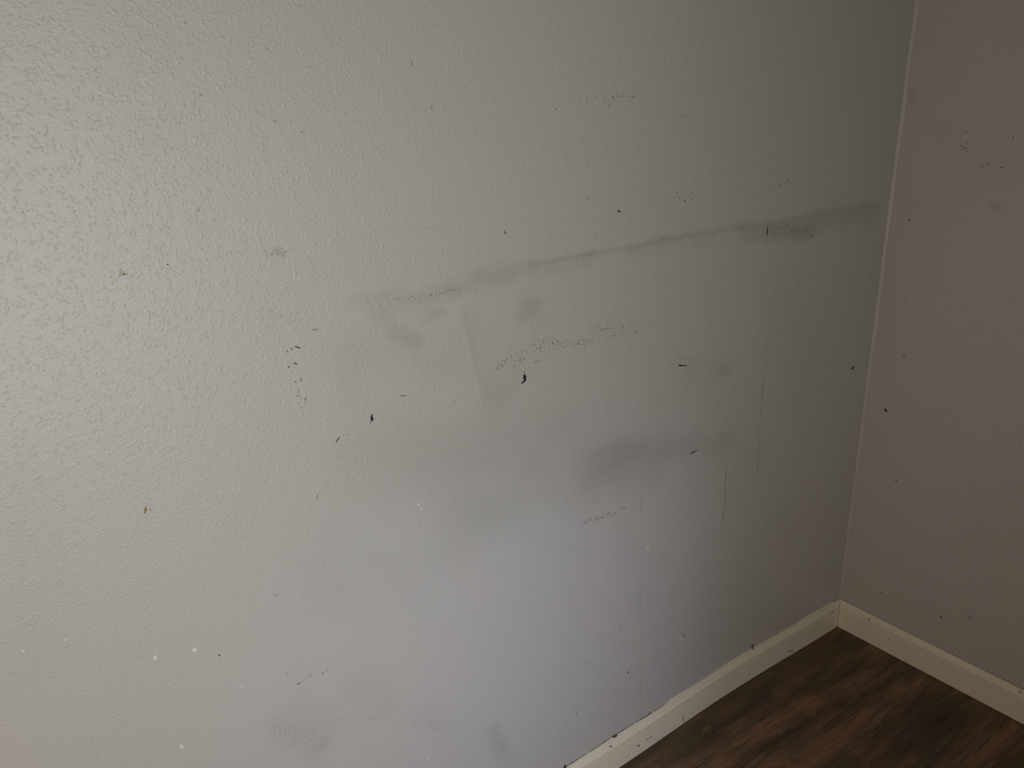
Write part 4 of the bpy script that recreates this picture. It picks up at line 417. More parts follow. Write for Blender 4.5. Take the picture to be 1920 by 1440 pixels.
  ('speck', 'L', [(-1.29241, 1.13526), (-1.29236, 1.13455), (-1.29161, 1.13425), (-1.29146, 1.13461), (-1.29125, 1.13449), (-1.29058, 1.13462), (-1.29026, 1.13459), (-1.29012, 1.13507), (-1.29033, 1.1356), (-1.29067, 1.13566), (-1.29158, 1.13562), (-1.29199, 1.13528)], 'grey2'),
  ('drip_mark', 'L', [(-0.36315, 0.09405), (-0.36411, 0.09579), (-0.36583, 0.09645), (-0.36633, 0.0963), (-0.36893, 0.09422), (-0.37218, 0.09305), (-0.36988, 0.08749), (-0.36779, 0.08333), (-0.36741, 0.08285), (-0.36635, 0.08217), (-0.36492, 0.08206), (-0.36541, 0.08292), (-0.36738, 0.08677), (-0.36769, 0.09044), (-0.36616, 0.0916), (-0.36407, 0.0941)], 'brown'),
  ('drip_mark', 'L', [(-0.36774, 0.08546), (-0.36781, 0.08446), (-0.36785, 0.08333), (-0.36693, 0.08329), (-0.36305, 0.08101), (-0.35808, 0.07748), (-0.3523, 0.07502), (-0.34807, 0.07387), (-0.34711, 0.07307), (-0.34689, 0.07408), (-0.34792, 0.07514), (-0.34855, 0.07573), (-0.35284, 0.07744), (-0.35789, 0.08006), (-0.36265, 0.08269), (-0.36693, 0.08519)], 'brown'),
  ('debris', 'L', [(-0.85753, 0.09017), (-0.85725, 0.08773), (-0.85536, 0.08511), (-0.85429, 0.0853), (-0.85117, 0.08376), (-0.84973, 0.08472), (-0.84552, 0.08332), (-0.84306, 0.08496), (-0.84203, 0.08466), (-0.84268, 0.08659), (-0.84374, 0.08844), (-0.84471, 0.08874), (-0.84837, 0.0892), (-0.85268, 0.09006), (-0.85386, 0.08906), (-0.85587, 0.08903)], 'brown'),
  ('debris', 'L', [(-0.99123, 0.08988), (-0.99258, 0.09102), (-0.99369, 0.09123), (-0.99374, 0.09066), (-0.99421, 0.08685), (-0.9938, 0.08341), (-0.99331, 0.08246), (-0.99198, 0.08168), (-0.99128, 0.08187), (-0.99051, 0.08198), (-0.99119, 0.08524), (-0.99165, 0.08939)], 'dark'),
  ('debris', 'L', [(-0.97464, 0.07886), (-0.97474, 0.07837), (-0.97413, 0.07741), (-0.97365, 0.0773), (-0.96481, 0.07779), (-0.96465, 0.0781), (-0.96449, 0.07884), (-0.96539, 0.07984), (-0.96572, 0.07962), (-0.97453, 0.07905)], 'dark'),
  ('speck', 'L', [(-0.73575, 0.0895), (-0.7365, 0.09011), (-0.73765, 0.09073), (-0.73711, 0.0899), (-0.73751, 0.08568), (-0.73751, 0.08507), (-0.73619, 0.08409), (-0.7353, 0.08403), (-0.73532, 0.08447), (-0.7351, 0.08879)], 'brown'),
  ('speck', 'L', [(-0.82649, 0.08942), (-0.8274, 0.0896), (-0.82858, 0.08927), (-0.82748, 0.08841), (-0.82693, 0.08746), (-0.82606, 0.08589), (-0.82538, 0.08508), (-0.82392, 0.08472), (-0.82351, 0.08574), (-0.82437, 0.08644), (-0.82517, 0.08804), (-0.82603, 0.08889)], 'brown'),
  ('paint_chip', 'BL', [(-0.87204, 0.07691), (-0.87238, 0.07589), (-0.87108, 0.07453), (-0.87034, 0.0741), (-0.86913, 0.07436), (-0.86693, 0.07321), (-0.86596, 0.07205), (-0.86503, 0.07297), (-0.86649, 0.07459), (-0.86702, 0.07516), (-0.86974, 0.07712), (-0.87146, 0.07677)], 'grey'),
  ('paint_chip', 'BL', [(-0.78739, 0.02981), (-0.78699, 0.0283), (-0.7857, 0.02719), (-0.78498, 0.02681), (-0.78266, 0.02677), (-0.77916, 0.02465), (-0.77871, 0.02542), (-0.77853, 0.02651), (-0.77935, 0.0281), (-0.7804, 0.02929), (-0.7838, 0.02949), (-0.78645, 0.02933)], 'dark'),
  ('scuff_mark', 'BL', [(-0.756, 0.03065), (-0.756, 0.02928), (-0.75493, 0.02805), (-0.7543, 0.02753), (-0.75067, 0.02603), (-0.74979, 0.02563), (-0.74939, 0.02683), (-0.75077, 0.02835), (-0.75149, 0.02883), (-0.75499, 0.02989)], 'grey'),
  ('scuff_mark', 'BL', [(-0.74697, 0.02925), (-0.74702, 0.02815), (-0.74565, 0.02684), (-0.74494, 0.02663), (-0.73386, 0.02748), (-0.73338, 0.02736), (-0.73361, 0.02827), (-0.7344, 0.02881), (-0.73481, 0.02908), (-0.74643, 0.02916)], 'grey2'),
  ('scratch', 'BL', [(-0.6321, 0.03161), (-0.63289, 0.03251), (-0.63334, 0.03212), (-0.63357, 0.03193), (-0.63136, 0.02151), (-0.62848, 0.00296), (-0.62855, 0.00257), (-0.62749, 0.00116), (-0.62665, 0.00156), (-0.62646, 0.0019), (-0.62842, 0.02008), (-0.63163, 0.03112)], 'grey2'),
  ('scuff_mark', 'BL', [(-0.06137, 0.06755), (-0.06037, 0.06592), (-0.05919, 0.06512), (-0.05826, 0.06437), (-0.05367, 0.06448), (-0.0527, 0.06411), (-0.05339, 0.06536), (-0.05448, 0.06703), (-0.05523, 0.06675), (-0.06023, 0.06724)], 'grey'),
  ('scuff_mark', 'BL', [(-0.04827, 0.06504), (-0.04877, 0.06382), (-0.04633, 0.0625), (-0.04517, 0.06203), (-0.04202, 0.0628), (-0.04118, 0.06271), (-0.04146, 0.06412), (-0.04347, 0.06567), (-0.04397, 0.06519), (-0.04841, 0.06601)], 'grey'),
  ('dirt_smudge', 'BL', [(-0.2327, 0.02076), (-0.23243, 0.01916), (-0.23113, 0.01738), (-0.23013, 0.0172), (-0.21896, 0.01407), (-0.20755, 0.00879), (-0.20569, 0.00677), (-0.2058, 0.00906), (-0.20582, 0.01122), (-0.2076, 0.01251), (-0.22035, 0.01945), (-0.23211, 0.02157)], 'dirt'),
  ('speck', 'BL', [(-0.21472, 0.02573), (-0.21613, 0.02517), (-0.21517, 0.02342), (-0.21445, 0.02244), (-0.21074, 0.02007), (-0.21001, 0.02043), (-0.20853, 0.02005), (-0.20953, 0.02144), (-0.21006, 0.0219), (-0.21351, 0.02499)], 'brown'),
  ('scuff_mark', 'BL', [(-0.64345, 0.10456), (-0.64447, 0.10406), (-0.64283, 0.10252), (-0.64198, 0.10201), (-0.6364, 0.1008), (-0.63597, 0.10096), (-0.63552, 0.1017), (-0.63675, 0.10284), (-0.63747, 0.10346), (-0.64315, 0.10493)], 'tan'),
  ('nail_hole', 'BR', [(-0.09656, 0.07534), (-0.09542, 0.07483), (-0.09446, 0.07438), (-0.09484, 0.0739), (-0.09474, 0.07129), (-0.09556, 0.06808), (-0.09613, 0.06811), (-0.09702, 0.06781), (-0.09796, 0.06921), (-0.09765, 0.06981), (-0.09657, 0.07247), (-0.09603, 0.07438)], 'dark'),
  ('scuff_mark', 'BR', [(-0.11733, 0.06693), (-0.11669, 0.0664), (-0.11634, 0.06533), (-0.11669, 0.06505), (-0.1173, 0.06427), (-0.1179, 0.06415), (-0.11913, 0.06524), (-0.11878, 0.06639), (-0.11861, 0.06681), (-0.1178, 0.06719)], 'grey2'),
  ('speck', 'BR', [(-0.15562, 0.04433), (-0.15454, 0.04411), (-0.15346, 0.04339), (-0.15349, 0.04266), (-0.15336, 0.04064), (-0.15479, 0.04023), (-0.15548, 0.04049), (-0.1563, 0.0418), (-0.15631, 0.04316), (-0.15557, 0.04267), (-0.15577, 0.04325), (-0.15525, 0.04343)], 'grey2'),
  ('speck', 'BR', [(-0.02766, 0.04658), (-0.02655, 0.04638), (-0.02626, 0.0453), (-0.02582, 0.0447), (-0.0262, 0.04319), (-0.02613, 0.04236), (-0.02746, 0.04244), (-0.02833, 0.04388), (-0.0284, 0.04464), (-0.02802, 0.04614)], 'grey2'),
  ('scuff_mark', 'BR', [(-0.47227, 0.0818), (-0.47157, 0.08134), (-0.47151, 0.0803), (-0.47158, 0.07963), (-0.475, 0.07747), (-0.47542, 0.07769), (-0.47636, 0.07792), (-0.47598, 0.07896), (-0.47586, 0.07928), (-0.4725, 0.08157)], 'grey'),
  ('speck', 'R', [(-0.14836, 1.31876), (-0.14714, 1.31846), (-0.14764, 1.31733), (-0.14778, 1.31673), (-0.14853, 1.31612), (-0.14919, 1.31602), (-0.14968, 1.31632), (-0.15025, 1.3169), (-0.14996, 1.31779), (-0.14947, 1.31789), (-0.14955, 1.31826), (-0.14901, 1.31865)], 'grey'),
  ('speck', 'R', [(-0.14741, 1.28203), (-0.14723, 1.28137), (-0.14732, 1.28022), (-0.14797, 1.28053), (-0.14787, 1.28043), (-0.14848, 1.28049), (-0.14865, 1.2799), (-0.14946, 1.28029), (-0.14971, 1.28105), (-0.14952, 1.28151), (-0.14885, 1.28251), (-0.14779, 1.28207)], 'dark'),
  ('speck', 'R', [(-0.15249, 1.28562), (-0.15147, 1.2857), (-0.15095, 1.28503), (-0.15093, 1.28454), (-0.15172, 1.28333), (-0.15306, 1.28354), (-0.15377, 1.28335), (-0.15391, 1.2845), (-0.15299, 1.28487), (-0.15267, 1.28496), (-0.15244, 1.28487), (-0.15308, 1.28524)], 'grey'),
  ('speck', 'R', [(-0.15842, 1.27972), (-0.15737, 1.27915), (-0.15754, 1.27798), (-0.15811, 1.27776), (-0.15879, 1.277), (-0.15937, 1.27736), (-0.15977, 1.27722), (-0.16006, 1.27782), (-0.15993, 1.27845), (-0.15965, 1.27889), (-0.15965, 1.27882), (-0.15903, 1.27945)], 'grey'),
  ('speck', 'R', [(-0.14507, 1.28899), (-0.14415, 1.28845), (-0.1433, 1.28785), (-0.14343, 1.28716), (-0.14462, 1.28702), (-0.14547, 1.28642), (-0.14587, 1.28669), (-0.14673, 1.28713), (-0.14592, 1.2878), (-0.14565, 1.28816), (-0.14517, 1.28816), (-0.14551, 1.28848)], 'dark'),
  ('speck', 'R', [(-0.15361, 1.29665), (-0.15356, 1.29551), (-0.15459, 1.29478), (-0.15494, 1.29535), (-0.15437, 1.29518), (-0.15529, 1.29497), (-0.15557, 1.29421), (-0.15667, 1.29469), (-0.15642, 1.29577), (-0.15619, 1.2963), (-0.15504, 1.2966), (-0.15426, 1.2966)], 'grey'),
  ('speck', 'R', [(-0.19282, 1.24988), (-0.19179, 1.24868), (-0.19288, 1.24764), (-0.1933, 1.2475), (-0.19352, 1.24674), (-0.19354, 1.24706), (-0.19411, 1.24689), (-0.19541, 1.24657), (-0.19507, 1.24784), (-0.19536, 1.24854), (-0.19462, 1.24919), (-0.19355, 1.249)], 'grey'),
  ('speck', 'R', [(-0.20659, 1.25497), (-0.20566, 1.25444), (-0.20555, 1.25309), (-0.20619, 1.25258), (-0.20718, 1.25251), (-0.20699, 1.25239), (-0.20766, 1.25249), (-0.20839, 1.25289), (-0.20903, 1.25394), (-0.20816, 1.25407), (-0.20807, 1.2545), (-0.20726, 1.25513)], 'grey'),
  ('speck', 'R', [(-0.23132, 1.24932), (-0.23038, 1.24879), (-0.23036, 1.24762), (-0.23063, 1.24676), (-0.23177, 1.24697), (-0.2322, 1.2466), (-0.23266, 1.24688), (-0.23347, 1.24743), (-0.23307, 1.24861), (-0.23249, 1.24911), (-0.23241, 1.24844), (-0.23195, 1.24923)], 'dark'),
  ('speck', 'R', [(-0.23463, 1.25067), (-0.23515, 1.24956), (-0.23602, 1.24897), (-0.23669, 1.24891), (-0.23569, 1.24944), (-0.23646, 1.24901), (-0.23679, 1.24839), (-0.23739, 1.24914), (-0.23766, 1.24994), (-0.23714, 1.25009), (-0.23637, 1.25099), (-0.23485, 1.25145)], 'dark'),
  ('speck', 'R', [(-0.24597, 1.30976), (-0.24506, 1.30913), (-0.24516, 1.30812), (-0.24555, 1.30777), (-0.24589, 1.30732), (-0.24668, 1.30735), (-0.24712, 1.30691), (-0.24774, 1.3076), (-0.2477, 1.30859), (-0.24723, 1.30893), (-0.24666, 1.30907), (-0.24664, 1.30954)], 'dark'),
  ('scuff_mark', 'R', [(-0.02852, 1.11873), (-0.02853, 1.11837), (-0.02859, 1.11794), (-0.02882, 1.11815), (-0.03522, 1.11873), (-0.0355, 1.11866), (-0.03557, 1.1191), (-0.03533, 1.11942), (-0.0351, 1.11962), (-0.02873, 1.11881)], 'grey'),
  ('speck', 'R', [(-0.04968, 1.12105), (-0.04962, 1.11997), (-0.05005, 1.11916), (-0.05057, 1.11911), (-0.05198, 1.11896), (-0.05319, 1.11898), (-0.05366, 1.11948), (-0.05428, 1.12047), (-0.05329, 1.12109), (-0.05275, 1.12162), (-0.05162, 1.12144), (-0.05032, 1.1211)], 'dark'),
  ('speck', 'R', [(-0.08429, 0.8064), (-0.08339, 0.80627), (-0.08271, 0.80592), (-0.08243, 0.80543), (-0.08359, 0.80036), (-0.08355, 0.79992), (-0.08433, 0.79967), (-0.0848, 0.80032), (-0.08528, 0.80076), (-0.08441, 0.8059)], 'dark'),
  ('filler_dot', 'R', [(-0.08239, 0.94527), (-0.08049, 0.94535), (-0.08001, 0.94373), (-0.0789, 0.94249), (-0.08037, 0.94176), (-0.08106, 0.94136), (-0.08249, 0.94113), (-0.08345, 0.94241), (-0.08396, 0.94354), (-0.08283, 0.94443)], 'white'),
  ('paint_chip', 'R', [(-0.0559, 0.65808), (-0.0545, 0.65761), (-0.05431, 0.65616), (-0.05441, 0.65534), (-0.05622, 0.65284), (-0.0571, 0.65007), (-0.05846, 0.64951), (-0.06048, 0.65115), (-0.06251, 0.6529), (-0.0616, 0.65389), (-0.05946, 0.65611), (-0.05701, 0.65841)], 'dark'),
  ('speck', 'R', [(-0.10766, 0.48291), (-0.10667, 0.48189), (-0.10704, 0.48081), (-0.10746, 0.48062), (-0.10842, 0.47933), (-0.10934, 0.48026), (-0.10987, 0.48059), (-0.11119, 0.48202), (-0.10994, 0.48316), (-0.10915, 0.4827), (-0.1094, 0.48275), (-0.10825, 0.48282)], 'dark'),
  ('scuff_mark', 'R', [(-0.36512, 0.66296), (-0.36534, 0.66229), (-0.3659, 0.66229), (-0.36604, 0.66255), (-0.37047, 0.66857), (-0.37059, 0.66873), (-0.37056, 0.6692), (-0.37012, 0.66934), (-0.36989, 0.66917), (-0.36531, 0.6633)], 'grey'),
  ('nail_hole', 'R', [(-0.26682, 0.16957), (-0.26623, 0.16854), (-0.26661, 0.16777), (-0.26688, 0.16729), (-0.26871, 0.16749), (-0.26979, 0.16645), (-0.27048, 0.16672), (-0.27191, 0.16754), (-0.27202, 0.16963), (-0.27123, 0.16981), (-0.26932, 0.16961), (-0.26724, 0.16942)], 'dark'),
  ('scuff_mark', 'R', [(-0.33463, 0.20717), (-0.33383, 0.2077), (-0.33278, 0.20659), (-0.33288, 0.20583), (-0.33319, 0.20151), (-0.33337, 0.19726), (-0.33351, 0.19686), (-0.33406, 0.1964), (-0.3349, 0.19696), (-0.33497, 0.19756), (-0.33523, 0.20219), (-0.33479, 0.20673)], 'grey'),
  ('scuff_mark', 'R', [(-0.10935, 0.15747), (-0.10877, 0.15687), (-0.10935, 0.15666), (-0.10952, 0.15628), (-0.11671, 0.15837), (-0.11726, 0.15818), (-0.11768, 0.15942), (-0.11717, 0.16003), (-0.11679, 0.16008), (-0.10957, 0.15749)], 'grey'),
  ('speck', 'R', [(-0.22591, 0.78938), (-0.22542, 0.78886), (-0.22529, 0.78814), (-0.22565, 0.78805), (-0.22633, 0.78776), (-0.22658, 0.78769), (-0.22721, 0.78793), (-0.2271, 0.78864), (-0.22701, 0.78914), (-0.22618, 0.78913)], 'grey'),
  ('speck', 'R', [(-0.23588, 0.70696), (-0.23503, 0.70632), (-0.23536, 0.70548), (-0.23563, 0.70533), (-0.23611, 0.70463), (-0.23657, 0.70457), (-0.23719, 0.70524), (-0.23699, 0.70589), (-0.23694, 0.70637), (-0.23627, 0.70668)], 'grey'),
  ('speck', 'R', [(-0.29042, 0.78485), (-0.2899, 0.78436), (-0.29006, 0.7838), (-0.29019, 0.78356), (-0.29077, 0.78314), (-0.29108, 0.78286), (-0.29183, 0.78333), (-0.29169, 0.78422), (-0.29127, 0.78418), (-0.29068, 0.7846)], 'grey'),
  ('speck', 'R', [(-0.24788, 1.05397), (-0.24747, 1.05337), (-0.24726, 1.05274), (-0.2477, 1.05276), (-0.24824, 1.05224), (-0.24852, 1.05226), (-0.24905, 1.05242), (-0.24892, 1.05298), (-0.24881, 1.05329), (-0.24821, 1.05369)], 'grey'),
  ('speck', 'R', [(-0.23687, 1.17042), (-0.23647, 1.16991), (-0.23615, 1.16926), (-0.23651, 1.16899), (-0.23731, 1.16894), (-0.2375, 1.16881), (-0.23789, 1.169), (-0.23812, 1.16958), (-0.23772, 1.16966), (-0.2372, 1.17018)], 'grey'),
  ('speck', 'R', [(-0.14286, 0.27719), (-0.14227, 0.27678), (-0.14207, 0.27581), (-0.14257, 0.2759), (-0.14319, 0.27535), (-0.14361, 0.27546), (-0.14407, 0.27613), (-0.1443, 0.27694), (-0.14404, 0.27726), (-0.14312, 0.27715)], 'grey'),
  ('speck', 'R', [(-0.01756, 0.27723), (-0.01705, 0.27651), (-0.01689, 0.27575), (-0.01725, 0.27573), (-0.01794, 0.27518), (-0.01835, 0.27547), (-0.01933, 0.27572), (-0.01899, 0.27662), (-0.01865, 0.27667), (-0.01798, 0.27724)], 'grey'),
  ('speck', 'R', [(-0.19597, 0.36241), (-0.19535, 0.36172), (-0.19518, 0.36074), (-0.1957, 0.36083), (-0.19631, 0.36033), (-0.19671, 0.36016), (-0.19751, 0.36088), (-0.19726, 0.36172), (-0.19695, 0.36178), (-0.19638, 0.36239)], 'grey'),
  ('speck', 'R', [(-0.08148, 0.68581), (-0.08074, 0.6856), (-0.08075, 0.68472), (-0.08089, 0.68413), (-0.08197, 0.68444), (-0.0822, 0.68393), (-0.08267, 0.68469), (-0.08298, 0.68546), (-0.08272, 0.68586), (-0.08188, 0.68601)], 'grey'),
  ('speck', 'R', [(-0.17807, 1.3637), (-0.17756, 1.3636), (-0.17728, 1.36292), (-0.1778, 1.36284), (-0.17828, 1.3622), (-0.17868, 1.36246), (-0.17921, 1.36246), (-0.17924, 1.36305), (-0.17886, 1.3631), (-0.1783, 1.36359)], 'grey'),
]
CAULK = [(-0.9904, 0.0838), (-0.911, 0.0849), (-0.8453, 0.0861), (-0.7933, 0.0858), (-0.7021, 0.0796), (-0.6592, 0.0863), (-0.54, 0.0791), (-0.4794, 0.0847), (-0.3948, 0.0856), (-0.3286, 0.0844), (-0.2133, 0.0836), (-0.1196, 0.089), (-0.0452, 0.0858), (-0.0007, 0.0801)]

TONES = {'g': (0.31, 0.285, 0.25), 'b': (0.24, 0.17, 0.12), 'p': (0.36, 0.29, 0.27), 'v': (0.36, 0.40, 0.28),
         'k': (0.045, 0.034, 0.022), 'o': (0.34, 0.175, 0.092)}


# ------------------------------------------------------------------ node helpers
class NT:
    def __init__(self, tree):
        self.t = tree
        self.flat2d = False

    def n(self, kind, **kw):
        nd = self.t.nodes.new(kind)
        for k, v in kw.items():
            setattr(nd, k, v)
        return nd

    def link(self, a, b):
        if hasattr(a, 'is_output'):
            self.t.links.new(a, b)
        else:
            b.default_value = a

    def m(self, op, *a, clamp=False):
        nd = self.n('ShaderNodeMath', operation=op, use_clamp=clamp)
        for i, v in enumerate(a):
            self.link(v, nd.inputs[i])
        return nd.outputs[0]

    def v(self, op, *a):
        nd = self.n('ShaderNodeVectorMath', operation=op)
        for i, x in enumerate(a):
            if op == 'SCALE' and i == 1:
                self.link(x, nd.inputs['Scale'])
            else:
                self.link(x, nd.inputs[i])
        return nd.outputs['Value'] if op in ('DOT_PRODUCT', 'LENGTH', 'DISTANCE') else nd.outputs[0]

    def noise(self, vec, scale, detail=2.0, rough=0.5, col=False, dist=0.0):
        nd = self.n('ShaderNodeTexNoise', noise_dimensions='2D' if self.flat2d else '3D')
        self.link(vec, nd.inputs['Vector'])
        nd.inputs['Scale'].default_value = scale
        nd.inputs['Detail'].default_value = detail
        nd.inputs['Roughness'].default_value = rough
        nd.inputs['Distortion'].default_value = dist
        return nd.outputs['Color'] if col else nd.outputs['Fac']

    def voro(self, vec, scale, feature='F1', rnd=1.0, smooth=None):
        nd = self.n('ShaderNodeTexVoronoi', feature=feature, voronoi_dimensions='2D')
        self.link(vec, nd.inputs['Vector'])
        nd.inputs['Scale'].default_value = scale
        nd.inputs['Randomness'].default_value = rnd
        if smooth is not None:
            nd.inputs['Smoothness'].default_value = smooth
        return nd

    def mix(self, fac, a, b, blend='MIX'):
        nd = self.n('ShaderNodeMix', data_type='RGBA', blend_type=blend)
        self.link(fac, nd.inputs[0])
        self.link(a, nd.inputs[6])
        self.link(b, nd.inputs[7])
        return nd.outputs[2]

    def rng(self, x, a, b, c=0.0, d=1.0, smooth=True):
        nd = self.n('ShaderNodeMapRange', interpolation_type='SMOOTHSTEP' if smooth else 'LINEAR')
        nd.clamp = True if not smooth else nd.clamp
        self.link(x, nd.inputs[0])
        for i, v in enumerate((a, b, c, d)):
            self.link(v, nd.inputs[1 + i])
        return nd.outputs[0]


def capsule_group():
    """distance mask of a soft stroke from A to B"""
    g = bpy.data.node_groups.new('soft_stroke', 'ShaderNodeTree')
    for nm, ty in (('P', 'NodeSocketVector'), ('A', 'NodeSocketVector'), ('AB', 'NodeSocketVector'), ('InvLen2', 'NodeSocketFloat'),
                   ('Outer', 'NodeSocketFloat'), ('Inner', 'NodeSocketFloat'), ('Strength', 'NodeSocketFloat')):
        g.interface.new_socket(nm, in_out='INPUT', socket_type=ty)
    g.interface.new_socket('Mask', in_out='OUTPUT', socket_type='NodeSocketFloat')
    t = NT(g)
    i = t.n('NodeGroupInput').outputs
    o = t.n('NodeGroupOutput').inputs
    pa = t.v('SUBTRACT', i['P'], i['A'])
    h = t.m('MULTIPLY', t.v('DOT_PRODUCT', pa, i['AB']), i['InvLen2'], clamp=True)
    dist = t.v('LENGTH', t.v('SUBTRACT', pa, t.v('SCALE', i['AB'], h)))
    t.link(t.rng(dist, i['Outer'], i['Inner'], 0.0, i['Strength']), o['Mask'])
    return g


STROKE = capsule_group()


def stroke(t, P, s, strength=None):
    (ax, ay), (bx, by), r, so, st, tone = s
    nd = t.n('ShaderNodeGroup')
    nd.node_tree = STROKE
    t.link(P, nd.inputs['P'])
    nd.inputs['A'].default_value = (ax, ay, 0)
    nd.inputs['AB'].default_value = (bx - ax, by - ay, 0)
    nd.inputs['InvLen2'].default_value = 1.0 / max(1e-9, (bx - ax) ** 2 + (by - ay) ** 2)
    nd.inputs['Outer'].default_value = r + so
    nd.inputs['Inner'].default_value = max(0.0, r - so)
    nd.inputs['Strength'].default_value = abs(st) if strength is None else strength
    return nd.outputs[0]


def new_mat(name):
    mt = bpy.data.materials.new(name)
    mt.use_nodes = True
    t = NT(mt.node_tree)
    b = mt.node_tree.nodes['Principled BSDF']
    return mt, t, b


def surface_uv(t, a, b):
    """object position (metres) flattened to the two axes of a surface"""
    tc = t.n('ShaderNodeTexCoord')
    sp = t.n('ShaderNodeSeparateXYZ')
    t.link(tc.outputs['Object'], sp.inputs[0])
    cb = t.n('ShaderNodeCombineXYZ')
    t.link(sp.outputs[a], cb.inputs[0])
    t.link(sp.outputs[b], cb.inputs[1])
    return tc.outputs['Object'], cb.outputs[0]


def wobble(t, P, scale, amount):
    c = t.noise(P, scale, 3.0, 0.6, col=True)
    return t.v('ADD', P, t.v('SCALE', t.v('SUBTRACT', c, (0.5, 0.5, 0.5)), amount))


def flat(t, P):
    return t.v('MULTIPLY', P, (1, 1, 0))


def is_thin(s):
    return s[2] + s[3] < 0.0042 and s[4] > 0 and s[5] in 'gb' and s[3] > s[2]


WALL = (0.56, 0.55, 0.525)


def wall_material(name, axes, stains, scuffs, relief, rough):
    mt, t, b = new_mat(name)
    t.flat2d = True
    obj, P = surface_uv(t, *axes)
    Pw = flat(t, wobble(t, P, 45.0, 0.010))
    Pf = flat(t, wobble(t, P, 160.0, 0.0008))
    # orange peel relief: flattened drops over a fine grain
    drops = t.rng(t.noise(P, 235.0, 1.0, 0.4), 0.44, 0.82)
    patch = t.rng(t.noise(P, 80.0, 2.0), 0.36, 0.62)
    n1 = t.noise(P, 360.0, 2.0, 0.6)
    n2 = t.noise(P, 150.0, 2.0, 0.5)
    h = t.m('ADD', t.m('MULTIPLY', t.m('MULTIPLY', drops, patch), 0.9), t.m('ADD', t.m('MULTIPLY', n1, 0.55), t.m('MULTIPLY', n2, 0.55)))
    # colour
    blot = t.noise(P, 3.2, 3.0, 0.55)
    fine = t.noise(P, 420.0, 2.0, 0.6)
    col = t.mix(t.rng(blot, 0.35, 0.65), (WALL[0] * 1.004, WALL[1] * 0.993, WALL[2] * 0.993, 1), (WALL[0] * 0.996, WALL[1] * 1.005, WALL[2] * 1.0, 1))
    col = t.mix(t.m('MULTIPLY', t.rng(fine, 0.30, 0.12), 0.25), col, (0.30, 0.28, 0.26, 1))
    patchy = t.m('ADD', 0.72, t.m('MULTIPLY', t.noise(P, 28.0, 3.0, 0.6), 0.56))
    if scuffs:
        at = t.n('ShaderNodeAttribute', attribute_name='stain_patch')
        amt = t.m('MULTIPLY', at.outputs['Alpha'], patchy, clamp=True)
        col = t.mix(amt, col, at.outputs['Color'])
        stains = [q for q in stains if is_thin(q)]
    for s in stains:
        thin = is_thin(s)
        mk = stroke(t, Pf if thin else Pw, s)
        mk = t.m('MULTIPLY', mk, patchy)
        if thin:
            mk = t.m('MULTIPLY', mk, t.rng(t.noise(P, 130.0, 2.0), 0.28, 0.50, 0.7, 1.9))
        if s[4] < 0:
            col = t.mix(mk, col, (0.78, 0.77, 0.74, 1))
        else:
            c = TONES[s[5]]
            col = t.mix(mk, col, (c[0], c[1], c[2], 1) if thin else (c[0] * 0.62, c[1] * 0.62, c[2] * 0.62, 1))
    if scuffs:
        # dirt rubbed onto the raised grains
        g = t.voro(P, 230.0, 'F1', 1.0).outputs['Distance']
        keep = t.rng(t.noise(P, 150.0, 1.0), 0.47, 0.56)
        dots = t.m('MULTIPLY', t.rng(g, 0.34, 0.18), keep)
        tot = t.n('ShaderNodeAttribute', attribute_name='scuff').outputs['Fac']
        col = t.mix(t.m('MULTIPLY', t.m('MULTIPLY', dots, tot), 0.75), col, (0.09, 0.085, 0.08, 1))
        h = t.m('ADD', h, t.m('MULTIPLY', t.m('MULTIPLY', dots, tot), -0.5))
    t.link(col, b.inputs['Base Color'])
    b.inputs['Roughness'].default_value = rough
    b.inputs['Specular IOR Level'].default_value = 0.5
    bp = t.n('ShaderNodeBump')
    bp.inputs['Strength'].default_value = 1.0
    bp.inputs['Distance'].default_value = relief
    t.link(h, bp.inputs['Height'])
    t.link(bp.outputs[0], b.inputs['Normal'])
    return mt


def plain(name, color, rough=0.6, spec=0.4, var=0.12, scale=300.0, bump=0.0):
    mt, t, b = new_mat(name)
    obj, P = surface_uv(t, 0, 2)
    tc = obj
    nz = t.noise(tc, scale, 3.0, 0.6)
    dk = tuple(c * (1 - var) for c in color) + (1,)
    lt = tuple(min(1, c * (1 + var)) for c in color) + (1,)
    t.link(t.mix(nz, dk, lt), b.inputs['Base Color'])
    b.inputs['Roughness'].default_value = rough
    b.inputs['Specular IOR Level'].default_value = spec
    if bump:
        bp = t.n('ShaderNodeBump')
        bp.inputs['Distance'].default_value = bump
        t.link(nz, bp.inputs['Height'])
        t.link(bp.outputs[0], b.inputs['Normal'])
    return mt


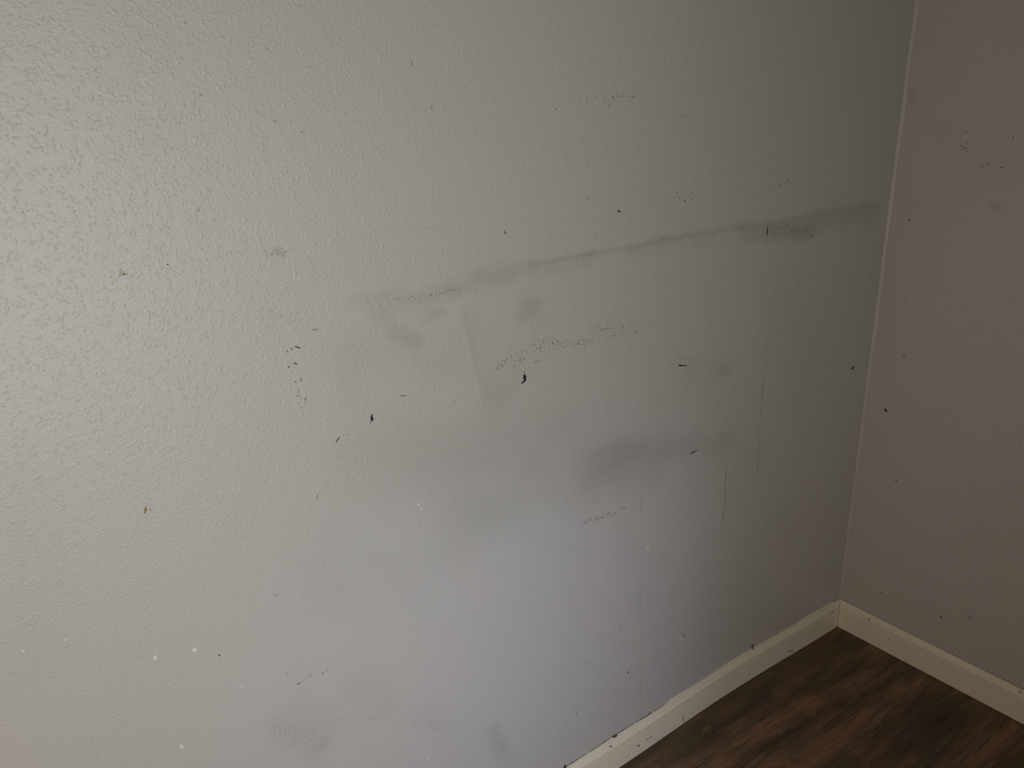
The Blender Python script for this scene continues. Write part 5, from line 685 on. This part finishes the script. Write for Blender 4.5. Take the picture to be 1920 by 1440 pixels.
def floor_material():
    mt, t, b = new_mat('brown_wood_laminate')
    t.flat2d = True
    obj, P = surface_uv(t, 0, 1)
    sp = t.n('ShaderNodeSeparateXYZ')
    t.link(P, sp.inputs[0])
    x, y = sp.outputs[0], sp.outputs[1]
    seams = [-0.192, -0.312, -0.510, -0.630, -0.828, -0.948]
    k = -1.14
    while k > RY0:
        seams += [k, k - 0.12]
        k -= 0.32
    pid = 0.0
    groove = None
    for i, s in enumerate(seams):
        pid = t.m('ADD', t.m('LESS_THAN', y, s), pid)
        gr = t.rng(t.m('ABSOLUTE', t.m('SUBTRACT', y, s)), 0.0016, 0.0003)
        groove = gr if groove is None else t.m('MAXIMUM', groove, gr)
    rnd = t.n('ShaderNodeTexWhiteNoise', noise_dimensions='1D')
    t.link(t.m('ADD', pid, 3.7), rnd.inputs['W'])
    off = t.n('ShaderNodeCombineXYZ')
    t.link(t.m('MULTIPLY', rnd.outputs['Value'], 9.0), off.inputs[0])
    t.link(t.m('MULTIPLY', pid, 1.37), off.inputs[1])
    Q = t.v('ADD', P, off.outputs[0])
    warp = t.v('SCALE', t.v('SUBTRACT', t.noise(t.v('MULTIPLY', Q, (1.0, 2.2, 1)), 4.0, 2.0, 0.5, col=True), (0.5, 0.5, 0.5)), 0.034)
    Q2 = t.v('ADD', Q, warp)
    Q3 = t.v('ADD', Q, t.v('SCALE', warp, 0.35))
    broad = t.noise(t.v('MULTIPLY', Q2, (1.7, 12.0, 1)), 2.2, 4.0, 0.6)
    grain = t.noise(t.v('MULTIPLY', Q2, (4.0, 60.0, 1)), 2.2, 4.0, 0.6)
    fine = t.noise(t.v('MULTIPLY', Q3, (6.0, 300.0, 1)), 2.0, 3.0, 0.65)
    ramp = t.n('ShaderNodeValToRGB')
    e = ramp.color_ramp.elements
    e[0].position, e[0].color = 0.30, (0.056, 0.042, 0.026, 1)
    e[1].position, e[1].color = 0.78, (0.38, 0.195, 0.108, 1)
    m1 = ramp.color_ramp.elements.new(0.46)
    m1.color = (0.125, 0.086, 0.052, 1)
    m2 = ramp.color_ramp.elements.new(0.60)
    m2.color = (0.225, 0.130, 0.076, 1)
    tone = t.m('ADD', t.m('MULTIPLY', broad, 0.62), t.m('ADD', t.m('MULTIPLY', grain, 0.36), t.m('MULTIPLY', t.m('SUBTRACT', fine, 0.5), 0.26)))
    t.link(tone, ramp.inputs[0])
    col = ramp.outputs[0]
    Pw = flat(t, wobble(t, t.v('MULTIPLY', P, (1, 1, 0)), 26.0, 0.030))
    brk = t.m('ADD', t.rng(grain, 0.36, 0.62, 0.15, 1.0), t.m('MULTIPLY', t.m('SUBTRACT', fine, 0.5), 0.9))
    for s in STAINS_FLOOR:
        mk = stroke(t, Pw if s[2] > 0.003 else P, s)
        if s[2] > 0.003:
            mk = t.m('MULTIPLY', mk, brk, clamp=True)
        c = TONES[s[5]]
        col = t.mix(mk, col, (c[0], c[1], c[2], 1))
    col = t.mix(t.m('MULTIPLY', groove, 0.18), col, (0.008, 0.006, 0.004, 1))
    t.link(col, b.inputs['Base Color'])
    t.link(t.rng(grain, 0.3, 0.7, 0.42, 0.55), b.inputs['Roughness'])
    b.inputs['Specular IOR Level'].default_value = 0.35
    bp = t.n('ShaderNodeBump')
    bp.inputs['Distance'].default_value = 0.0002
    t.link(t.m('SUBTRACT', fine, groove), bp.inputs['Height'])
    t.link(bp.outputs[0], b.inputs['Normal'])
    return mt


M_LEFT = wall_material('painted_wall_marked', (0, 2), STAINS_PATCHES_LEFT, SCUFFS, 0.00054, 0.40)
M_RIGHT = wall_material('painted_wall', (1, 2), STAINS_RIGHT, [], 0.0006, 0.45)
M_ROOM = plain('painted_room_walls', (0.33, 0.25, 0.18), 0.6)
M_CEIL = plain('ceiling_paint', (0.62, 0.56, 0.48), 0.8)
M_FLOOR = floor_material()
M_BASE = plain('cream_trim_paint', (0.86, 0.81, 0.655), 0.36, 0.5, 0.05, 60.0, 0.0004)
M_CAULK = plain('cream_caulk', (0.86, 0.81, 0.66), 0.45, 0.4, 0.08, 120.0, 0.0006)
M_BEAD = plain('wall_paint_bead', WALL, 0.45, 0.5, 0.04, 150.0, 0.0008)
MM = {
    'dirt': plain('brown_dirt', (0.34, 0.27, 0.17), 0.8, 0.2, 0.3, 900),
    'dark': plain('exposed_black', (0.016, 0.014, 0.012), 0.8, 0.2, 0.4, 900),
    'grey': plain('dark_grey_scuff', (0.115, 0.106, 0.095), 0.8, 0.2, 0.4, 900),
    'grey2': plain('grey_scuff', (0.22, 0.215, 0.20), 0.8, 0.2, 0.3, 900),
    'tan': plain('tan_paper', (0.52, 0.49, 0.42), 0.8, 0.2, 0.12, 500),
    'brown': plain('brown_edge', (0.16, 0.11, 0.07), 0.8, 0.2, 0.3, 700),
    'olive': plain('olive_brown_spatter', (0.26, 0.20, 0.09), 0.5, 0.4, 0.3, 700),
    'white': plain('white_filler', (0.80, 0.79, 0.76), 0.6, 0.3, 0.05, 700),
    'ring': plain('raised_paint', (0.46, 0.45, 0.42), 0.42, 0.5, 0.1, 500),
}


# ------------------------------------------------------------------ mesh helpers
def make(name, verts, faces, mat, parent=None, kind=None, smooth=False):
    me = bpy.data.meshes.new(name)
    me.from_pydata(verts, [], faces)
    me.validate()
    bm = bmesh.new()
    bm.from_mesh(me)
    bmesh.ops.recalc_face_normals(bm, faces=bm.faces)
    bm.to_mesh(me)
    bm.free()
    if smooth:
        for p in me.polygons:
            p.use_smooth = True
    me.materials.append(mat)
    o = bpy.data.objects.new(name, me)
    COL.objects.link(o)
    if parent:
        o.parent = parent
    if kind:
        o['kind'] = kind
    return o


def box(name, lo, hi, mat, parent=None, kind=None):
    (a, b_, c), (d_, e, f_) = lo, hi
    v = [(a, b_, c), (d_, b_, c), (d_, e, c), (a, e, c), (a, b_, f_), (d_, b_, f_), (d_, e, f_), (a, e, f_)]
    fs = [(0, 3, 2, 1), (4, 5, 6, 7), (0, 1, 5, 4), (1, 2, 6, 5), (2, 3, 7, 6), (3, 0, 4, 7)]
    return make(name, v, fs, mat, parent, kind)


def bow(x):
    """the left wall is not dead straight: it bows back a few millimetres near the corner"""
    return 0.00885 * 0.5 * (1 - math.cos(2 * math.pi * min(1.0, max(0.0, -x / 0.92))))


def sweep(name, profile, path, mat, parent=None, kind=None, smooth=False, caps=True):
    """profile: list of points as a function of the path station -> list of xyz; joins stations"""
    verts, faces = [], []
    n = None
    for s in path:
        ring = profile(s)
        n = len(ring)
        verts += ring
    m = len(path)
    for i in range(m - 1):
        for j in range(n):
            a = i * n + j
            b_ = i * n + (j + 1) % n
            faces.append((a, b_, b_ + n, a + n))
    if caps:
        faces.append(tuple(range(n)))
        faces.append(tuple(range((m - 1) * n, m * n)))
    return make(name, verts, faces, mat, parent, kind, smooth)


# ------------------------------------------------------------------ the room
box('floor', (RX0, RY0, -0.05), (0.15, 0.15, 0.0), M_FLOOR, None, 'structure')
box('ceiling', (RX0, RY0, RZ), (0.15, 0.15, RZ + 0.05), M_CEIL, None, 'structure')



def value_noise(x, z, cell, seed):
    """smooth random field sampled on arrays, cell size in metres"""
    rs = np.random.RandomState(seed)
    tab = rs.rand(256, 256)
    fx, fz = x / cell + 1000.0, z / cell + 1000.0
    ix, iz = np.floor(fx).astype(int), np.floor(fz).astype(int)
    u, v_ = fx - ix, fz - iz
    u, v_ = u * u * (3 - 2 * u), v_ * v_ * (3 - 2 * v_)
    g = lambda i, j: tab[i % 256, j % 256]
    return (g(ix, iz) * (1 - u) + g(ix + 1, iz) * u) * (1 - v_) + (g(ix, iz + 1) * (1 - u) + g(ix + 1, iz + 1) * u) * v_ - 0.5


def build_left_wall():
    # fine grid where the wall carries its stains and darker patches, coarse faces beyond it
    X1, Z1, step = -2.01, 1.65, 0.003
    gx = np.arange(int(round(-X1 / step)) + 1) * -step
    gz = np.concatenate([np.arange(int(round(Z1 / step)) + 1) * step, np.linspace(Z1 + 0.04, RZ, 20)])
    nx, nz = len(gx), len(gz)
    X, Z = np.meshgrid(gx, gz, indexing='ij')
    Y = 0.00885 * 0.5 * (1 - np.cos(2 * np.pi * np.clip(-X / 0.92, 0, 1)))
    x, z = X.ravel(), Z.ravel()
    co = np.stack([x, Y.ravel(), z], 1)
    idx = np.arange(nx * nz).reshape(nx, nz)
    quads = np.stack([idx[:-1, :-1], idx[1:, :-1], idx[1:, 1:], idx[:-1, 1:]], -1).reshape(-1, 4)
    n = len(co)
    xe, ze = gx[-1], gz[-1]
    extra = [(RX0, 0, 0), (RX0, 0, RZ), (0, 0, RZ), (0, .15, 0), (0, .15, RZ), (RX0, .15, 0), (RX0, .15, RZ)]
    co = np.concatenate([co, np.array(extra)])
    e = lambda i: n + i
    more = [(idx[-1, 0], e(0), e(1), idx[-1, -1]),
            (e(3), e(4), e(6), e(5)), (e(0), e(5), e(6), e(1)), (e(2), e(1), e(6), e(4)), (idx[0, 0], e(3), e(5), e(0))]
    quads = np.concatenate([quads, np.array(more)])
    me = bpy.data.meshes.new('wall_left')
    me.vertices.add(len(co))
    me.vertices.foreach_set('co', co.astype(np.float32).ravel())
    me.loops.add(quads.size)
    me.loops.foreach_set('vertex_index', quads.astype(np.int32).ravel())
    me.polygons.add(len(quads))
    me.polygons.foreach_set('loop_start', (np.arange(len(quads)) * 4).astype(np.int32))
    me.polygons.foreach_set('use_smooth', np.array([True] * (len(quads) - 5) + [False] * 5))
    me.update(calc_edges=True)
    # stains and darker patches: composited one over the other into one colour + amount
    wx = x + 0.012 * value_noise(x, z, 0.030, 1) + 0.005 * value_noise(x, z, 0.010, 2)
    wz = z + 0.012 * value_noise(x, z, 0.030, 3) + 0.005 * value_noise(x, z, 0.010, 4)
    rgb = np.zeros((len(x), 3))
    al = np.zeros(len(x))
    def mask(s, px, pz):
        (ax, az), (bx, bz), r, so, st, tone = s
        dx, dz = bx - ax, bz - az
        h = np.clip(((px - ax) * dx + (pz - az) * dz) / max(1e-9, dx * dx + dz * dz), 0, 1)
        dist = np.hypot(px - ax - h * dx, pz - az - h * dz)
        k = np.clip((r + so - dist) / max(1e-6, (r + so) - max(0.0, r - so)), 0, 1)
        return k * k * (3 - 2 * k)
    for s in STAINS_PATCHES_LEFT:
        if is_thin(s):
            continue
        amp = min(1.0, s[3] / 0.012)
        m_ = mask(s, x + (wx - x) * amp, z + (wz - z) * amp) * abs(s[4])
        c = (0.80, 0.79, 0.76) if s[4] < 0 else tuple(q * 0.62 for q in TONES[s[5]])
        rgb = rgb * (1 - m_)[:, None] + np.array(c)[None, :] * m_[:, None]
        al = al + m_ - al * m_
    sc = np.zeros(len(x))
    for s in SCUFFS:
        sc = np.maximum(sc, mask(s, x + (wx - x) * 0.4, z + (wz - z) * 0.4) * s[4])
    out = np.zeros((len(co), 4), np.float32)
    out[:n, :3] = rgb / np.maximum(al, 1e-5)[:, None]
    out[:n, 3] = al
    att = me.attributes.new('stain_patch', 'FLOAT_COLOR', 'POINT')
    att.data.foreach_set('color', out.ravel())
    sv = np.zeros(len(co), np.float32)
    sv[:n] = sc
    att = me.attributes.new('scuff', 'FLOAT', 'POINT')
    att.data.foreach_set('value', sv)
    me.materials.append(M_LEFT)
    o = bpy.data.objects.new('wall_left', me)
    COL.objects.link(o)
    o['kind'] = 'structure'
    return o


wall_left = build_left_wall()
wall_right = box('wall_right', (0.0, RY0, 0), (0.15, 0.0, RZ), M_RIGHT, None, 'structure')
box('wall_back', (RX0 - 0.15, RY0 - 0.15, 0), (RX0, 0.15, RZ), M_ROOM, None, 'structure')
w = WIN


def frame_mesh(name, y0, y1, outer, inner, mat):
    """slab across y with a rectangular opening: outer and inner are (x0, x1, z0, z1)"""
    v = []
    for y in (y0, y1):
        for (a, b_, c, d_) in (outer, inner):
            v += [(a, y, c), (b_, y, c), (b_, y, d_), (a, y, d_)]
    fs = [(0, 1, 5, 4), (1, 2, 6, 5), (2, 3, 7, 6), (3, 0, 4, 7), (8, 12, 13, 9), (9, 13, 14, 10), (10, 14, 15, 11), (11, 15, 12, 8),
          (4, 5, 13, 12), (5, 6, 14, 13), (6, 7, 15, 14), (7, 4, 12, 15), (0, 8, 9, 1), (1, 9, 10, 2), (2, 10, 11, 3), (3, 11, 8, 0)]
    return make(name, v, fs, mat, None, 'structure')


frame_mesh('wall_front', RY0 - 0.15, RY0, (RX0, 0.15, 0, RZ), (w['x0'], w['x1'], w['z0'], w['z1']), M_ROOM)
fr = 0.04
frame_mesh('window_1', RY0 - 0.05, RY0 - 0.01, (w['x0'], w['x1'], w['z0'], w['z1']), (w['x0'] + fr, w['x1'] - fr, w['z0'] + fr, w['z1'] - fr), M_CEIL)

# ------------------------------------------------------------------ baseboards
T, HB, H = 0.01017, 0.06754, 0.083
G = 0.0005
LIFT = 0.0014
prof = [(0.0, LIFT), (T, LIFT), (T, HB), (T * 0.90, HB + 0.0016), (0.0022, H - 0.0006), (0.0, H)]
stations = ['end'] + [-0.04 - 0.02 * i for i in range(47)] + [-1.2, -2.0, RX0]


def left_ring(s):
    if s == 'end':
        return [(-dp - G, bow(-dp) - dp, z) for dp, z in prof]
    return [(s, bow(s) - dp, z) for dp, z in prof]


base_left = sweep('baseboard_left', left_ring, stations, M_BASE, None, 'structure')
base_right = sweep('baseboard_right', lambda s: [(-dp, (-dp - G) if s == 'end' else s, z) for dp, z in prof], ['end', -1.0, RY0], M_BASE, None, 'structure')
# dark fill standing in for the shade inside the open mitre joint
make('joint_dark_fill', [(-T * .985 - G, -T * .985 - G - .0001, LIFT), (-T * .985 + G, -T * .985 - G - .0001, LIFT), (-T * .985 + G, -T * .985 - G, HB), (-T * .985 - G, -T * .985 - G, HB),
                     (-.0004, -.0022, H), (-.0022, -.0004, H), (-.0003, -.0003, LIFT), (-.0003, -.0003, H)],
     [(0, 1, 2, 3), (3, 2, 4, 5), (0, 3, 5, 7, 6), (1, 6, 7, 4, 2), (4, 7, 5), (0, 6, 1)], MM['dark'], base_left)

# uneven bead of caulk between the left board and the wall
random.seed(4)
ck = sorted(CAULK)


def caulk_h(x):
    if x <= ck[0][0]:
        return ck[0][1]
    for (xa, ha), (xb, hb) in zip(ck[:-1], ck[1:]):
        if xa <= x <= xb:
            k = (x - xa) / (xb - xa)
            k = k * k * (3 - 2 * k)
            return ha + (hb - ha) * k
    return ck[-1][1]


cst = [-0.004 - 0.006 * i for i in range(166)]
cverts = {}


def caulk_ring(x):
    n = noise.noise(Vector((x * 40, 0, 0))) * 0.0012 + noise.noise(Vector((x * 140, 3, 0))) * 0.0005
    h = max(0.0002, caulk_h(x) - H + n)
    y = bow(x)
    return [(x, y + 0.001, H - 0.002), (x, y - 0.0030, H - 0.0012), (x, y - 0.0024, H + 0.0006), (x, y - 0.0012, H + h * 0.45), (x, y - 0.0007, H + h * 0.8), (x, y + 0.0008, H + h)]


sweep('caulk_bead', caulk_ring, cst, M_CAULK, base_left, None, smooth=True)

# dark open crack above the caulk where it has pulled away
def crack(x0, x1, wmax, seed):
    n = 26
    xs_ = [x0 + (x1 - x0) * i / n for i in range(n + 1)]
    def ring(x):
        k = (x - x0) / (x1 - x0)
        wdt = wmax * (0.25 + 0.75 * abs(noise.noise(Vector((x * 55, seed, 0)))) * 1.6) * min(1, 8 * k, 8 * (1 - k)) + 0.00005
        zz = max(caulk_h(x), H) + 0.0004
        y = bow(x)
        return [(x, y + .0004, zz - .0004), (x, y - .0008, zz - .0003), (x, y - .0007, zz + wdt), (x, y + .0004, zz + wdt)]
    sweep('caulk_crack', ring, xs_, MM['brown'] if seed % 2 else MM['dark'], base_left)


crack(-1.0, -0.93, 0.0022, 1)
crack(-0.925, -0.86, 0.0028, 3)
crack(-0.85, -0.79, 0.0018, 2)
crack(-0.785, -0.73, 0.0018, 4)
crack(-0.725, -0.69, 0.0018, 5)


def right_crack(y):
    w_ = 0.0005 + 0.0011 * abs(noise.noise(Vector((y * 45, 9, 0)))) + 0.0006 * max(0, noise.noise(Vector((y * 190, 4, 0))))
    return [(.0004, y, H - .0003), (-.0006, y, H - .0003), (-.0005, y, H + w_), (.0004, y, H + w_)]


sweep('dirt_line', right_crack, [-0.006 - 0.004 * i for i in range(160)], MM['brown'], base_right)
sweep('dirt_line', lambda x: [(x, bow(x) + .0004, H + .0004), (x, bow(x) - .0007, H + .0003), (x, bow(x) - .0006, H + .0014 + .001 * noise.noise(Vector((x * 60, 1, 0)))), (x, bow(x) + .0004, H + .0014)],
      [-0.008 - 0.005 * i for i in range(22)], MM['brown'], base_left)


def blob(name, c, u, v, n, ru, rv, th, mat, parent, seed=0, seg=11):
    """irregular low lump lying on a surface: c centre, u v in-plane axes, n outward normal"""
    random.seed(seed)
    c, u, v, n = map(Vector, (c, u, v, n))
    ring0, ring1 = [], []
    for i in range(seg):
        a = 2 * math.pi * i / seg
        k = 1 + random.uniform(-0.3, 0.3)
        p = c + u * (ru * k * math.cos(a)) + v * (rv * k * math.sin(a))
        ring0.append(p - n * 0.0004)
        ring1.append(c + (p - c) * 0.75 + n * th * random.uniform(0.7, 1.0))
    verts = [tuple(p) for p in ring0 + ring1] + [tuple(c + n * th * 1.15)]
    faces = [(i, (i + 1) % seg, seg + (i + 1) % seg, seg + i) for i in range(seg)] + [(seg + i, seg + (i + 1) % seg, 2 * seg) for i in range(seg)]
    faces.append(tuple(range(seg))[::-1])
    return make(name, verts, faces, mat, parent, None, True)


def tube(name, pts, r, mat, parent):
    verts, faces = [], []
    for i, p in enumerate(pts):
        p = Vector(p)
        d_ = (Vector(pts[min(i + 1, len(pts) - 1)]) - Vector(pts[max(0, i - 1)])).normalized()
        a = d_.orthogonal().normalized()
        b_ = d_.cross(a)
        rr = r * (0.6 if i in (0, len(pts) - 1) else 1.0)
        for k in range(6):
            an = k * math.pi / 3
            verts.append(tuple(p + a * rr * math.cos(an) + b_ * rr * math.sin(an)))
    for i in range(len(pts) - 1):
        for k in range(6):
            faces.append((i * 6 + k, i * 6 + (k + 1) % 6, (i + 1) * 6 + (k + 1) % 6, (i + 1) * 6 + k))
    faces += [tuple(range(6)), tuple(range(len(verts) - 6, len(verts)))]
    return make(name, verts, faces, mat, parent, None, True)


# ------------------------------------------------------------------ small marks on the walls
KIND_TH = {'filler_dot': 0.0004, 'paint_bubble': 0.0009, 'tan_patch': 0.0002, 'drip_mark': 0.003, 'debris': 0.004, 'brown_spatter': 0.0005}
for name, side, loop, mat in MARKS:
    th = KIND_TH.get(name, 0.00012)
    off = T if side[0] == 'B' else 0.0
    n = len(loop)
    ca = sum(q[0] for q in loop) / n
    cb_ = sum(q[1] for q in loop) / n
    verts = []
    for lvl, k in ((-0.0004, 1.0), (th * 0.6, 1.0), (th, 0.7)):
        for a, z in loop:
            aa, zz = ca + (a - ca) * k, cb_ + (z - cb_) * k
            verts.append((aa, bow(aa) - off - lvl, zz) if side in ('L', 'BL') else (-off - lvl, aa, zz))
    faces = []
    for l in range(2):
        for i in range(n):
            faces.append((l * n + i, l * n + (i + 1) % n, (l + 1) * n + (i + 1) % n, (l + 1) * n + i))
    faces.append(tuple(range(2 * n, 3 * n)))
    make(name, verts, faces, MM[mat], {'L': wall_left, 'R': wall_right, 'BL': base_left, 'BR': base_right}[side])

# painted-over bead of caulk running up the corner
def corner_ring(z):
    a = 0.0030 + 0.0012 * noise.noise(Vector((z * 14, 0, 1))) + 0.0008 * noise.noise(Vector((z * 70, 0, 5)))
    b_ = 0.0062 + 0.0026 * noise.noise(Vector((z * 10, 7, 1))) + 0.0012 * noise.noise(Vector((z * 60, 2, 5)))
    return [(0.001, 0.001, z), (-a, 0.001, z), (-a * 0.9, -0.0003, z), (-a * 0.36, -b_ * 0.30, z), (-0.0003, -b_ * 0.95, z), (0.001, -b_, z)]


sweep('corner_bead', corner_ring, [H + 0.001 + 0.01 * i for i in range(236)], M_BEAD, wall_right, None, smooth=True)
